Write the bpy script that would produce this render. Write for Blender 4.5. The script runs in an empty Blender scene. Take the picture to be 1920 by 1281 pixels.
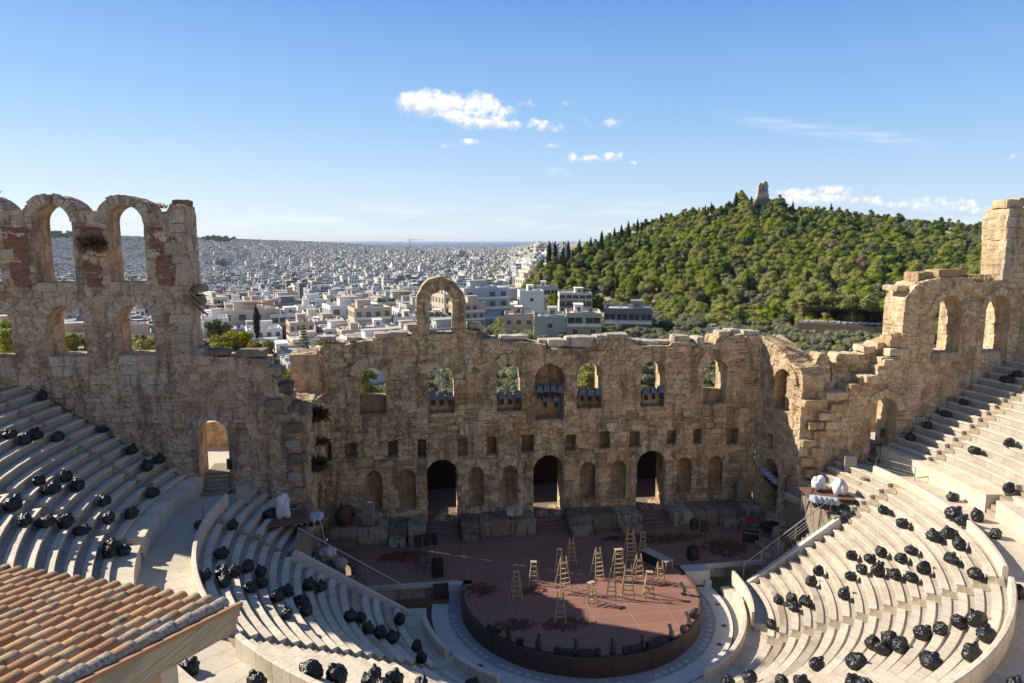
import bpy, bmesh, math, random
import numpy as np
from mathutils import Vector, Matrix, noise, geometry
random.seed(7); rng = np.random.default_rng(7)
SC = bpy.context.scene; COL = SC.collection
R = math.radians; PI = math.pi; TAU = 2*math.pi

# ------------------------------------------------------------------ camera
CP = Vector((-10.645, -43.147, 24.497)); YAW = R(7.96); PIT = R(8.294); FPX = 1306.8
FW = Vector((math.sin(YAW)*math.cos(PIT), math.cos(YAW)*math.cos(PIT), -math.sin(PIT)))
RT = Vector((math.cos(YAW), -math.sin(YAW), 0)); UP = RT.cross(FW)
cam = bpy.data.cameras.new('camera'); co = bpy.data.objects.new('camera', cam); COL.objects.link(co)
M = Matrix((RT, UP, -FW)).transposed().to_4x4(); M.translation = CP
co.matrix_world = M; cam.sensor_width = 36; cam.lens = 36*FPX/1920; cam.clip_start = .5; cam.clip_end = 300000
SC.camera = co

# ------------------------------------------------------------------ sun and sky
SUN_TO = Vector((-1.30, .64, 1.0)).normalized()            # direction towards the sun
ELEV = math.asin(SUN_TO.z); AZ = math.atan2(SUN_TO.x, SUN_TO.y)
sun = bpy.data.lights.new('sun', 'SUN'); sun.energy = 5.0; sun.angle = R(.53); sun.color = (1.0, .91, .77)
so = bpy.data.objects.new('sun', sun); COL.objects.link(so)
so.rotation_euler = (-SUN_TO).to_track_quat('-Z', 'Y').to_euler(); so.location = (-60, 40, 80)

def nd(nt, typ, ins=None, **pr):
    n = nt.nodes.new('ShaderNode'+typ)
    for k, v in pr.items(): setattr(n, k, v)
    for k, v in (ins or {}).items():
        s = n.inputs[k]
        if isinstance(v, bpy.types.NodeSocket): nt.links.new(v, s)
        else: s.default_value = v
    return n
def mth(nt, op, a, b=0.0, c=None, clamp=False):
    d = {0: a, 1: b}
    if c is not None: d[2] = c
    return nd(nt, 'Math', d, operation=op, use_clamp=clamp).outputs[0]
def ramp(nt, fac, stops, interp='LINEAR'):
    n = nd(nt, 'ValToRGB', {0: fac}); cr = n.color_ramp; cr.interpolation = interp
    while len(cr.elements) < len(stops): cr.elements.new(.5)
    for e, (p, c) in zip(cr.elements, stops):
        e.position = p; e.color = (*c, 1) if len(c) == 3 else c
    return n.outputs[0]
def smooth(nt, x, a, b, lo=0., hi=1.):
    return nd(nt, 'MapRange', {0: x, 1: a, 2: b, 3: lo, 4: hi}, interpolation_type='SMOOTHSTEP').outputs[0]
def mixc(nt, fac, a, b, mode='MIX'):
    n = nt.nodes.new('ShaderNodeMix'); n.data_type = 'RGBA'; n.blend_type = mode
    for s, v in ((n.inputs[0], fac), (n.inputs[6], a), (n.inputs[7], b)):
        if isinstance(v, bpy.types.NodeSocket): nt.links.new(v, s)
        elif isinstance(v, tuple): s.default_value = (*v, 1) if len(v) == 3 else v
        else: s.default_value = v
    return n.outputs[2]

w = bpy.data.worlds.new('World'); SC.world = w; w.use_nodes = True; nt = w.node_tree; nt.nodes.clear()
sky = nd(nt, 'TexSky', sky_type='NISHITA', sun_disc=False, sun_elevation=ELEV, sun_rotation=AZ, altitude=100,
         air_density=1.0, dust_density=.25, ozone_density=2.2)
tc = nd(nt, 'TexCoord').outputs['Generated']
dx = nd(nt, 'VectorMath', {0: tc, 1: tuple(RT)}, operation='DOT_PRODUCT').outputs['Value']
fh = Vector((math.sin(YAW), math.cos(YAW), 0))
dy = nd(nt, 'VectorMath', {0: tc, 1: tuple(fh)}, operation='DOT_PRODUCT').outputs['Value']
dz = nd(nt, 'SeparateXYZ', {0: tc}).outputs[2]
dyc = mth(nt, 'MAXIMUM', dy, .05)
U_ = mth(nt, 'DIVIDE', dx, dyc); V_ = mth(nt, 'DIVIDE', dz, dyc)     # azimuth / elevation tangents of the sky dome
cv = nd(nt, 'CombineXYZ', {0: U_, 1: V_, 2: 0.}).outputs[0]
nz = nd(nt, 'TexNoise', {'Vector': cv, 'Scale': 26., 'Detail': 8., 'Roughness': .62}).outputs[0]
nz2 = nd(nt, 'TexNoise', {'Vector': cv, 'Scale': 85., 'Detail': 6., 'Roughness': .6}).outputs[0]
def uvof(x, y):
    d = FW*FPX + RT*(x-960) + UP*(640.5-y); f = d.dot(fh); return d.dot(RT)/f, d.z/f
cl = None; shade = None
# cumulus puffs: (x, y, half width, half height, density)
PUFF = [(768,192,26,24,1.1),(800,196,44,26,1.25),(845,200,52,26,1.25),(895,200,50,26,1.2),(930,216,40,18,1.0),(905,230,60,13,1.1),(955,234,30,10,1.),(872,222,60,14,.95),
        (1010,235,30,12,.8),(1040,240,22,8,.45),(992,196,22,10,.42),(1055,193,22,7,.35),(1092,226,12,9,.3),(1102,243,12,9,.38),(1150,230,24,9,.3),
        (838,275,18,7,.5),(880,267,25,7,.6),(1036,273,20,5,.5),(1074,294,10,14,.9),(1105,298,32,9,.95),(1145,297,24,10,.75),(1165,292,10,9,.5),(1182,306,14,5,.4),
        (1045,320,22,9,.4),(1065,328,20,7,.4),(1500,366,52,13,.8),(1560,362,40,16,.9),(1528,378,110,14,.75),(1640,378,26,10,.75),(1668,386,40,10,.6),
        (1750,380,60,13,.85),(1720,388,60,12,.6),(1790,385,55,14,.85),(1830,396,60,12,.6),(1905,385,30,11,.5),(1912,295,28,12,.32)]
for (x, y, a, b, dens) in PUFF:
    dens = dens*.85 if dens > .9 else dens*.6+.28
    u0, v0 = uvof(x, y); su = a/1330*1.25; sv = b/1330*1.3
    ex = mth(nt, 'DIVIDE', mth(nt, 'SUBTRACT', U_, u0), su); ey = mth(nt, 'DIVIDE', mth(nt, 'SUBTRACT', V_, v0), sv)
    r2 = mth(nt, 'ADD', mth(nt, 'MULTIPLY', ex, ex), mth(nt, 'MULTIPLY', ey, ey))
    g = mth(nt, 'MULTIPLY', mth(nt, 'SUBTRACT', 1., r2, clamp=True), dens)
    cl = g if cl is None else mth(nt, 'MAXIMUM', cl, g)
    s = mth(nt, 'MULTIPLY', g, mth(nt, 'ADD', ey, .5, clamp=True))
    shade = s if shade is None else mth(nt, 'MAXIMUM', shade, s)
nn = mth(nt, 'ADD', mth(nt, 'MULTIPLY', nz, 1.3), mth(nt, 'MULTIPLY', nz2, .7))
edge = mth(nt, 'ADD', cl, mth(nt, 'ADD', mth(nt, 'MULTIPLY', mth(nt, 'SUBTRACT', nz, .5), 1.9), mth(nt, 'MULTIPLY', mth(nt, 'SUBTRACT', nz2, .5), 1.1)))
cov = mth(nt, 'MULTIPLY', smooth(nt, edge, .22, .95), smooth(nt, cl, .0, .28))
# low bank of thin cloud near the horizon and a cirrus streak on the right
nb = nd(nt, 'TexNoise', {'Vector': nd(nt, 'VectorMath', {0: cv, 1: (5., 38., 1.)}, operation='MULTIPLY').outputs[0], 'Scale': 1.6, 'Detail': 7., 'Roughness': .6}).outputs[0]
band = mth(nt, 'MULTIPLY', smooth(nt, V_, .0, .02), smooth(nt, V_, .035, .065, 1., 0.))
bank = mth(nt, 'MULTIPLY', mth(nt, 'MULTIPLY', band, smooth(nt, nb, .42, .75)), .75)
u1, v1 = uvof(1560, 246)
sx = mth(nt, 'SUBTRACT', U_, u1)
vv = mth(nt, 'ADD', mth(nt, 'SUBTRACT', V_, v1), mth(nt, 'ADD', mth(nt, 'MULTIPLY', sx, .11), mth(nt, 'MULTIPLY', mth(nt, 'MULTIPLY', sx, mth(nt, 'ABSOLUTE', sx)), .22)))
cir = mth(nt, 'MULTIPLY', smooth(nt, mth(nt, 'ABSOLUTE', vv), .0, .014, 1., 0.), smooth(nt, mth(nt, 'ABSOLUTE', sx), .06, .18, 1., 0.))
nc = nd(nt, 'TexNoise', {'Vector': nd(nt, 'VectorMath', {0: cv, 1: (10., 90., 1.)}, operation='MULTIPLY').outputs[0], 'Scale': 1.2, 'Detail': 6., 'Roughness': .6}).outputs[0]
cir = mth(nt, 'MULTIPLY', mth(nt, 'MULTIPLY', cir, smooth(nt, nc, .3, .7)), .42)
ccol = mixc(nt, smooth(nt, mth(nt, 'ADD', shade, mth(nt, 'MULTIPLY', mth(nt, 'SUBTRACT', nz2, .5), 1.6)), .0, .75), (3.0, 3.4, 4.1), (5.1, 5.2, 5.3))
VE = mth(nt, 'DIVIDE', mth(nt, 'MAXIMUM', dz, 0.), mth(nt, 'SQRT', mth(nt, 'MAXIMUM', mth(nt, 'SUBTRACT', 1.0, mth(nt, 'MULTIPLY', dz, dz)), .02)))
grad = ramp(nt, mth(nt, 'MULTIPLY', VE, 1., clamp=True), [(0, (3.2,3.85,4.3)), (.06, (2.65,3.5,4.35)), (.16, (1.6,2.7,4.2)), (.33, (.62,1.6,3.7)), (.6, (.35,.85,2.1)), (1, (.30,.70,1.7))])
grad = mixc(nt, 1., grad, mixc(nt, smooth(nt, U_, -.8, .5), (1.12, 1.06, 1.02), (.92, .95, .98)), 'MULTIPLY')
skyc = mixc(nt, .86, mixc(nt, 1., sky.outputs[0], (.80, .80, .92), 'MULTIPLY'), grad)
s1 = mixc(nt, mth(nt, 'MAXIMUM', bank, cir), skyc, (4.4, 4.7, 5.1))
s2 = mixc(nt, cov, s1, ccol)
bg = nd(nt, 'Background', {0: s2, 1: .134}); nt.links.new(bg.outputs[0], nd(nt, 'OutputWorld').inputs[0])
vs = SC.view_settings; vs.view_transform = 'Standard'; vs.look = 'None'; vs.gamma = 1; vs.exposure = 0.7
SC.render.engine = 'CYCLES'; SC.cycles.max_bounces = 6; SC.cycles.diffuse_bounces = 4; SC.cycles.transparent_max_bounces = 8
SC.cycles.volume_bounces = 0; SC.cycles.use_denoising = True

# ------------------------------------------------------------------ helpers
def px(x, y, z=None, d=None):
    """a photo pixel's line of sight met at height z or horizontal distance d"""
    v = FW*FPX + RT*(x-960) + UP*(640.5-y)
    t = (z-CP.z)/v.z if z is not None else d/math.hypot(v.x, v.y)
    return CP+v*t
def tag(o, label=None, cat=None, group=None, kind=None):
    if label: o['label'] = label
    if cat: o['category'] = cat
    if group: o['group'] = group
    if kind: o['kind'] = kind
    return o
def empty(name, loc=(0,0,0), rz=0, **k):
    o = bpy.data.objects.new(name, None); COL.objects.link(o); o.location = loc; o.rotation_euler = (0, 0, rz)
    o.empty_display_size = .3
    return tag(o, **k)
def mesh(name, V, Fc, mats, parent=None, smooth_=False, attrs=None, mi=None, uv=None, link=True):
    me = bpy.data.meshes.new(name); me.from_pydata([tuple(v) for v in V] if not isinstance(V, np.ndarray) else V.tolist(), [], Fc)
    for m in (mats if isinstance(mats, (list, tuple)) else [mats]): me.materials.append(m)
    if mi is not None: me.polygons.foreach_set('material_index', mi)
    if smooth_: me.polygons.foreach_set('use_smooth', [True]*len(me.polygons))
    for k, a in (attrs or {}).items():
        at = me.attributes.new(k, 'FLOAT', 'POINT'); at.data.foreach_set('value', np.asarray(a, dtype=np.float32))
    if uv is not None:
        l = me.uv_layers.new(name='UVMap'); idx = np.zeros(len(me.loops), dtype=np.int32); me.loops.foreach_get('vertex_index', idx)
        l.data.foreach_set('uv', np.asarray(uv, dtype=np.float32)[idx].ravel())
    me.update()
    if not link: return me
    o = bpy.data.objects.new(name, me); COL.objects.link(o)
    if parent: o.parent = parent
    return o
def inst(name, me, parent=None, loc=(0,0,0), rot=(0,0,0), sc=(1,1,1)):
    o = bpy.data.objects.new(name, me); COL.objects.link(o); o.location = loc; o.rotation_euler = rot; o.scale = sc
    if parent: o.parent = parent
    return o
class MB:
    """collects shapes into one mesh"""
    def __init__(s): s.V = []; s.F = []; s.M = []; s.mi = 0
    def add(s, V, Fc, mi=None):
        b = len(s.V); s.V += [tuple(v) for v in V]; s.F += [tuple(i+b for i in f) for f in Fc]; s.M += [s.mi if mi is None else mi]*len(Fc)
    def box(s, c, d, rz=0, mi=None, rx=0, ry=0):
        hx, hy, hz = d[0]/2, d[1]/2, d[2]/2
        m = Matrix.Rotation(rz, 3, 'Z') @ Matrix.Rotation(ry, 3, 'Y') @ Matrix.Rotation(rx, 3, 'X'); c = Vector(c)
        s.add([c+m@Vector((x, y, z)) for z in (-hz, hz) for (x, y) in ((-hx,-hy),(hx,-hy),(hx,hy),(-hx,hy))],
              [(3,2,1,0),(4,5,6,7),(0,1,5,4),(1,2,6,5),(2,3,7,6),(3,0,4,7)], mi)
    def bar(s, a, b, wd, th=None, up=(0,0,1), mi=None):
        a = Vector(a); b = Vector(b); d = (b-a).normalized(); up = Vector(up)
        if abs(d.dot(up)) > .98: up = Vector((0, 1, 0))
        x = d.cross(up).normalized(); y = x.cross(d); th = th or wd
        s.add([p+x*i*wd/2+y*j*th/2 for p in (a, b) for i, j in ((-1,-1),(1,-1),(1,1),(-1,1))],
              [(0,1,2,3),(7,6,5,4),(0,4,5,1),(1,5,6,2),(2,6,7,3),(3,7,4,0)], mi)
    def tube(s, a, b, r0, r1=None, n=8, mi=None, cap=True):
        a = Vector(a); b = Vector(b); r1 = r0 if r1 is None else r1; d = (b-a).normalized()
        x = d.orthogonal().normalized(); y = d.cross(x)
        V = [a+(x*math.cos(TAU*k/n)+y*math.sin(TAU*k/n))*r0 for k in range(n)]+[b+(x*math.cos(TAU*k/n)+y*math.sin(TAU*k/n))*r1 for k in range(n)]
        Fc = [(k, (k+1)%n, n+(k+1)%n, n+k) for k in range(n)]
        if cap: Fc += [tuple(range(n-1, -1, -1)), tuple(range(n, 2*n))]
        s.add(V, Fc, mi)
    def path(s, pts, r, n=6, mi=None):
        for a, b in zip(pts[:-1], pts[1:]): s.tube(a, b, r, n=n, mi=mi)
    def build(s, name, mats, parent=None, smooth_=False, attrs=None, link=True):
        return mesh(name, s.V, s.F, mats, parent, smooth_, attrs, s.M, link=link)

# ------------------------------------------------------------------ noise in numpy
def hsh(i, j, s=0.):
    v = np.sin(i*12.9898 + j*78.233 + s*37.719)*43758.5453; return v-np.floor(v)
def vn(x, y, s=0.):
    i = np.floor(x); j = np.floor(y); fx = x-i; fy = y-j; fx = fx*fx*(3-2*fx); fy = fy*fy*(3-2*fy)
    return (hsh(i,j,s)*(1-fx)+hsh(i+1,j,s)*fx)*(1-fy)+(hsh(i,j+1,s)*(1-fx)+hsh(i+1,j+1,s)*fx)*fy
def fbm(x, y, o=4, s=0.):
    r = 0; a = .5; t = 0
    for k in range(o): r = r+a*vn(x*2**k, y*2**k, s+k*3.1); t += a; a *= .55
    return r/t
def masonry(u, z, seed=1., rub=.5, ch=.44, jw=.042):
    """relief, stone id and joint distance of coursed and rubble masonry"""
    uu = u+.16*(fbm(u*.9, z*.9, 2, seed)-.5); zz = z+.34*(fbm(u*.45, z*.5, 3, seed+5)-.5)
    ci = np.floor(zz/ch); fz = (zz/ch-ci)*ch
    L = .55+.85*hsh(ci, 3., seed); off = hsh(ci, 9., seed)*7
    bj = np.floor((uu+off)/L); fu = ((uu+off)/L-bj)*L
    spl = hsh(bj, ci, seed+2) > .7; half = fz > ch/2
    fz = np.where(spl & half, fz-ch/2, fz); hh = np.where(spl, ch/2, ch)
    d1 = np.minimum(np.minimum(fu, L-fu), np.minimum(fz, hh-fz)); id1 = hsh(bj*1.3, ci*1.7+(spl & half)*.5, seed+4)
    su, sz = uu/.62, zz/.40; i0 = np.floor(su); j0 = np.floor(sz)
    f1 = np.full(u.shape, 9.); f2 = np.full(u.shape, 9.); id2 = np.zeros(u.shape)
    for a in (-1, 0, 1):
        for b in (-1, 0, 1):
            ii = i0+a; jj = j0+b; qx = ii+.15+.7*hsh(ii, jj, seed+7); qy = jj+.15+.7*hsh(ii, jj, seed+8)
            d = np.hypot(su-qx, sz-qy); n1 = d < f1
            f2 = np.where(n1, f1, np.minimum(f2, d)); id2 = np.where(n1, hsh(ii, jj, seed+9), id2); f1 = np.where(n1, d, f1)
    d2 = (f2-f1)*.27
    m = fbm(u*.22, z*.28, 3, seed+11) > (1-rub)*.62+.19
    d = np.where(m, d2, d1); idd = np.where(m, id2, id1)
    j = np.clip(d/jw, 0, 1); j = j*j*(3-2*j)
    er = np.clip((fbm(u*.7, z*.7, 4, seed+13)-.6)*5, 0, 1)
    disp = (idd-.5)*.10 + (j-1)*.07 + (fbm(u*3, z*3, 3, seed+15)-.5)*.10 + (fbm(u*.6, z*.6, 2, seed+19)-.5)*.12 - er*.16
    jf = np.clip(fbm(u*.8, z*.8, 3, seed+23)*2.4-.5, .3, 1); return disp, np.clip(idd*.8+er*-.25+.1, 0, 1), (1-(1-j)*jf)*(1-.5*er)

def inpoly(x, y, P):
    r = np.zeros(x.shape, bool); n = len(P)
    for i in range(n):
        x1, y1 = P[i]; x2, y2 = P[(i+1)%n]
        if y1 == y2: continue
        c = ((y1 > y) != (y2 > y)) & (x < (x2-x1)*(y-y1)/(y2-y1)+x1); r ^= c
    return r
def samp(P, st, rough=0., seed=0):
    out = []; n = len(P); rr = random.Random(seed)
    for i in range(n):
        a = P[i]; b = P[(i+1)%n]; L = math.hypot(b[0]-a[0], b[1]-a[1]); k = max(1, int(L/st+.5))
        nx, ny = ((b[1]-a[1])/L, -(b[0]-a[0])/L) if L > 0 else (0, 0)
        for q in range(k):
            t = q/k; o = 0
            if rough and k > 1:
                x = a[0]+(b[0]-a[0])*t; y = a[1]+(b[1]-a[1])*t
                o = rough*(noise.noise(Vector((x*1.1, y*1.1, seed)))*1.0+noise.noise(Vector((x*4, y*4, seed)))*.5)*min(1, q*2/k+.3)
            out.append((a[0]+(b[0]-a[0])*t+nx*o, a[1]+(b[1]-a[1])*t+ny*o))
    return out
def arch(uc, wd, z0, zt, flat=False):
    if flat: return [(uc-wd/2, z0), (uc+wd/2, z0), (uc+wd/2, zt), (uc-wd/2, zt)]
    zs = zt-wd/2
    return [(uc-wd/2, z0), (uc+wd/2, z0)]+[(uc+wd/2*math.cos(a), zs+wd/2*math.sin(a)) for a in [PI*k/14 for k in range(15)]]
def plate(name, outline, holes, O, Uv, Nv, thick, mat, parent=None, step=.12, seed=1., rub=.5, rough=.06, amp=1., ch=.44, back=True, side_step=.4):
    """a masonry wall panel: outline and openings in (u, z); holes = (polygon, depth or None, kind)"""
    O = Vector(O); Uv = Vector(Uv).normalized(); Nv = Vector(Nv).normalized()
    out = samp(outline, step, rough, int(seed*10)); hs = [(samp(h[0], step, rough*.6, int(seed*10)+i), h[1], h[2] if len(h) > 2 else '') for i, h in enumerate(holes)]
    loops = [out]+[h[0] for h in hs]; ed = np.array([p for l in loops for p in l])
    A = np.array(out); x0, y0 = A.min(0); x1, y1 = A.max(0)
    gx, gy = np.meshgrid(np.arange(x0, x1, step), np.arange(y0, y1, step)); gx = gx+(rng.random(gx.shape)-.5)*step*.3; gy = gy+(rng.random(gy.shape)-.5)*step*.3
    gx = gx.ravel(); gy = gy.ravel(); k = inpoly(gx, gy, out)
    for h in hs: k &= ~inpoly(gx, gy, h[0])
    gx = gx[k]; gy = gy[k]; keep = np.ones(len(gx), bool)
    for c in range(0, len(gx), 4000):
        dd = (gx[c:c+4000, None]-ed[None, :, 0])**2+(gy[c:c+4000, None]-ed[None, :, 1])**2
        keep[c:c+4000] = dd.min(1) > (step*.42)**2
    pts = [Vector(p) for p in ed.tolist()]+[Vector(p) for p in zip(gx[keep].tolist(), gy[keep].tolist())]
    E = []; b = 0
    for l in loops:
        E += [(b+i, b+(i+1)%len(l)) for i in range(len(l))]; b += len(l)
    def tri(pts, E, out, hl):
        v, _, f, *_r = geometry.delaunay_2d_cdt(pts, E, [], 0, 1e-5)
        v = np.array([(p.x, p.y) for p in v]); f = np.array([t for t in f if len(t) == 3]); c = v[f].mean(1)
        k = inpoly(c[:,0], c[:,1], out)
        for h in hl: k &= ~inpoly(c[:,0], c[:,1], h)
        return v, f[k]
    v, f = tri(pts, E, out, [h[0] for h in hs])
    Vs = []; Fs = []; B_ = []; J_ = []
    Oa, Ua, Na = np.array(O), np.array(Uv), np.array(Nv); Za = np.array((0, 0, 1.))
    flip = (Uv.cross(Vector((0,0,1)))).dot(Nv) < 0
    def emit(P, Q, bb, jj, fl=False):
        base = sum(len(a) for a in Vs); Vs.append(P); B_.append(bb); J_.append(jj)
        Fs.extend([tuple(int(i)+base for i in (q[::-1] if fl else q)) for q in Q])
    def P3(u, z, d): return Oa+np.outer(u, Ua)+np.outer(z, Za)+np.outer(d, Na)
    ds, bb, jj = masonry(v[:,0], v[:,1], seed, rub, ch); ds = ds*amp
    emit(P3(v[:,0], v[:,1], ds), f, bb, jj, flip)
    if back:
        v2, f2 = tri([Vector(p) for p in ed.tolist()], E, out, [h[0] for h in hs if h[1] is None])
        # niches stay closed at the back
        v2, f2 = tri([Vector(p) for p in np.array([p for l in [out]+[h[0] for h in hs if h[1] is None] for p in l]).tolist()],
                     (lambda ls: sum([[(sum(len(x) for x in ls[:q])+i, sum(len(x) for x in ls[:q])+(i+1)%len(l)) for i in range(len(l))] for q, l in enumerate(ls)], []))([out]+[h[0] for h in hs if h[1] is None]),
                     out, [h[0] for h in hs if h[1] is None])
        d2, b2, j2 = masonry(v2[:,0], v2[:,1], seed+3, rub, ch)
        emit(P3(v2[:,0], v2[:,1], np.full(len(v2), -thick)), f2, b2, j2, not flip)
    def strip(loop, depth, inner):
        L = np.array(loop); n = len(L); K = max(1, int(depth/side_step+.5)); per = np.concatenate([[0], np.cumsum(np.hypot(*(np.roll(L, -1, 0)-L).T))])[:-1]
        t = np.roll(L, -1, 0)-np.roll(L, 1, 0); t /= np.maximum(np.hypot(t[:,0], t[:,1]), 1e-6)[:,None]; nrm = np.stack([t[:,1], -t[:,0]], 1)
        d0 = masonry(L[:,0], L[:,1], seed, rub, ch)[0]*amp; P = []; bb = []; jj = []
        for k in range(K+1):
            q = k/K; dd, b1, j1 = masonry(per, np.full(n, depth*q)+13.7, seed+1, rub, ch)
            off = dd*amp*.7*(0 if k in (0, K) else 1)
            uz = L+nrm*off[:,None]; P.append(P3(uz[:,0], uz[:,1], d0*(1-q)-depth*q)); bb.append(b1); jj.append(j1)
        Q = []
        for k in range(K):
            for i in range(n):
                a = k*n+i; b2 = k*n+(i+1)%n; Q.append((a, b2, b2+n, a+n))
        area = np.sum(L[:,0]*np.roll(L[:,1], -1)-np.roll(L[:,0], -1)*L[:,1])
        fl = (area > 0) ^ inner ^ flip
        emit(np.concatenate(P), Q, np.concatenate(bb), np.concatenate(jj), not fl)
    strip(out, thick, False)
    for (hp, dep, kd) in hs:
        if dep is None: strip(hp, thick, True); continue
        H = np.array(hp); st = step
        if kd != 'apse': strip(hp, dep, True)
        hx0, hy0 = H.min(0); hx1, hy1 = H.max(0)
        gx, gy = np.meshgrid(np.arange(hx0+st*.6, hx1-st*.3, st), np.arange(hy0+st*.6, hy1-st*.3, st)); gx = gx.ravel(); gy = gy.ravel()
        k = inpoly(gx, gy, hp); gx = gx[k]; gy = gy[k]
        dm = ((gx[:,None]-H[None,:,0])**2+(gy[:,None]-H[None,:,1])**2).min(1) > (st*.4)**2; gx = gx[dm]; gy = gy[dm]
        v3, f3 = tri([Vector(p) for p in H.tolist()]+[Vector(p) for p in zip(gx.tolist(), gy.tolist())], [(i, (i+1)%len(hp)) for i in range(len(hp))], hp, [])
        dd, b3, j3 = masonry(v3[:,0], v3[:,1], seed+.5, .1, .6)
        if kd == 'apse':
            uc = (hx0+hx1)/2; rad = (hx1-hx0)/2; zs = hy1-rad
            q = np.clip(1-((v3[:,0]-uc)/rad)**2-np.where(v3[:,1] > zs, ((v3[:,1]-zs)/rad)**2, 0), 0, 1)
            d0 = masonry(v3[:,0], v3[:,1], seed, rub, ch)[0]*amp; e = np.clip(q*4, 0, 1)
            low = np.clip((v3[:,1]-hy0)/.25, 0, 1)
            D = d0*(1-e)-np.sqrt(q)*dep*low+dd*.35*e
        else:
            D = -dep+dd*.5
            dmn = np.array([((H-p)**2).sum(1).min() for p in v3]) < 1e-6; D[dmn] = -dep
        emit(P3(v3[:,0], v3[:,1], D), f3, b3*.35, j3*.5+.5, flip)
    return mesh(name, np.concatenate(Vs), Fs, mat, parent, False, {'blk': np.concatenate(B_), 'jnt': np.concatenate(J_)})

def rblock(V, F, B, J, c, d, rz=0, seed=0, cuts=4, amp=.07, b=None, tilt=(0,0)):
    """one rough squared stone"""
    rr = random.Random(seed); n = cuts; base = len(V); idx = {}
    m = Matrix.Rotation(rz, 3, 'Z') @ Matrix.Rotation(tilt[0], 3, 'X') @ Matrix.Rotation(tilt[1], 3, 'Y'); c = Vector(c); bv = rr.random() if b is None else b
    def vid(i, j, k):
        key = (i, j, k)
        if key not in idx:
            p = Vector((i/n-.5, j/n-.5, k/n-.5)); q = Vector((p.x*d[0], p.y*d[1], p.z*d[2]))
            ed = sum(1 for t in (i, j, k) if t in (0, n))
            r = min(d)*.035*(ed-1)
            q -= Vector((math.copysign(r, p.x) if i in (0, n) else 0, math.copysign(r, p.y) if j in (0, n) else 0, math.copysign(r, p.z) if k in (0, n) else 0))
            q += noise.noise_vector(q*1.6+Vector((seed*3.7, 0, 0)))*amp+noise.noise_vector(q*5+Vector((0, seed*1.3, 0)))*amp*.45
            idx[key] = len(V); V.append(tuple(c+m@q)); B.append(bv); J.append(.75+.25*rr.random())
        return idx[key]
    for a in range(n):
        for b_ in range(n):
            F.append((vid(a,b_,0), vid(a,b_+1,0), vid(a+1,b_+1,0), vid(a+1,b_,0))); F.append((vid(a,b_,n), vid(a+1,b_,n), vid(a+1,b_+1,n), vid(a,b_+1,n)))
            F.append((vid(a,0,b_), vid(a+1,0,b_), vid(a+1,0,b_+1), vid(a,0,b_+1))); F.append((vid(a,n,b_), vid(a,n,b_+1), vid(a+1,n,b_+1), vid(a+1,n,b_)))
            F.append((vid(0,a,b_), vid(0,a,b_+1), vid(0,a+1,b_+1), vid(0,a+1,b_))); F.append((vid(n,a,b_), vid(n,a+1,b_), vid(n,a+1,b_+1), vid(n,a,b_+1)))
class Stones:
    def __init__(s): s.V = []; s.F = []; s.B = []; s.J = []; s.k = 0
    def add(s, c, d, rz=0, **k): s.k += 1; rblock(s.V, s.F, s.B, s.J, c, d, rz, seed=k.pop('seed', s.k+int(abs(c[0]*31+c[2]*17))), **k)
    def build(s, name, m, parent=None): return mesh(name, s.V, s.F, m, parent, False, {'blk': s.B, 'jnt': s.J})

# ------------------------------------------------------------------ materials
def newmat(name):
    m = bpy.data.materials.new(name); m.use_nodes = True; nt = m.node_tree; nt.nodes.clear()
    out = nd(nt, 'OutputMaterial'); b = nd(nt, 'BsdfPrincipled'); nt.links.new(b.outputs[0], out.inputs[0]); return m, nt, b
def simple(name, col, rough=.8, metal=0., bump=0., bs=8., var=.15, spec=.5, vs_=2.):
    m, nt, b = newmat(name); tc = nd(nt, 'TexCoord').outputs['Object']
    n = nd(nt, 'TexNoise', {'Vector': tc, 'Scale': vs_, 'Detail': 5.}).outputs[0]
    c = mixc(nt, n, tuple(x*(1-var) for x in col), tuple(min(1, x*(1+var)) for x in col))
    nt.links.new(c, b.inputs['Base Color']); b.inputs['Roughness'].default_value = rough; b.inputs['Metallic'].default_value = metal
    b.inputs['Specular IOR Level'].default_value = spec
    if bump:
        n2 = nd(nt, 'TexNoise', {'Vector': tc, 'Scale': bs, 'Detail': 6.}).outputs[0]
        nt.links.new(nd(nt, 'Bump', {'Strength': bump, 'Distance': .05, 'Height': n2}).outputs[0], b.inputs['Normal'])
    return m
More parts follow.
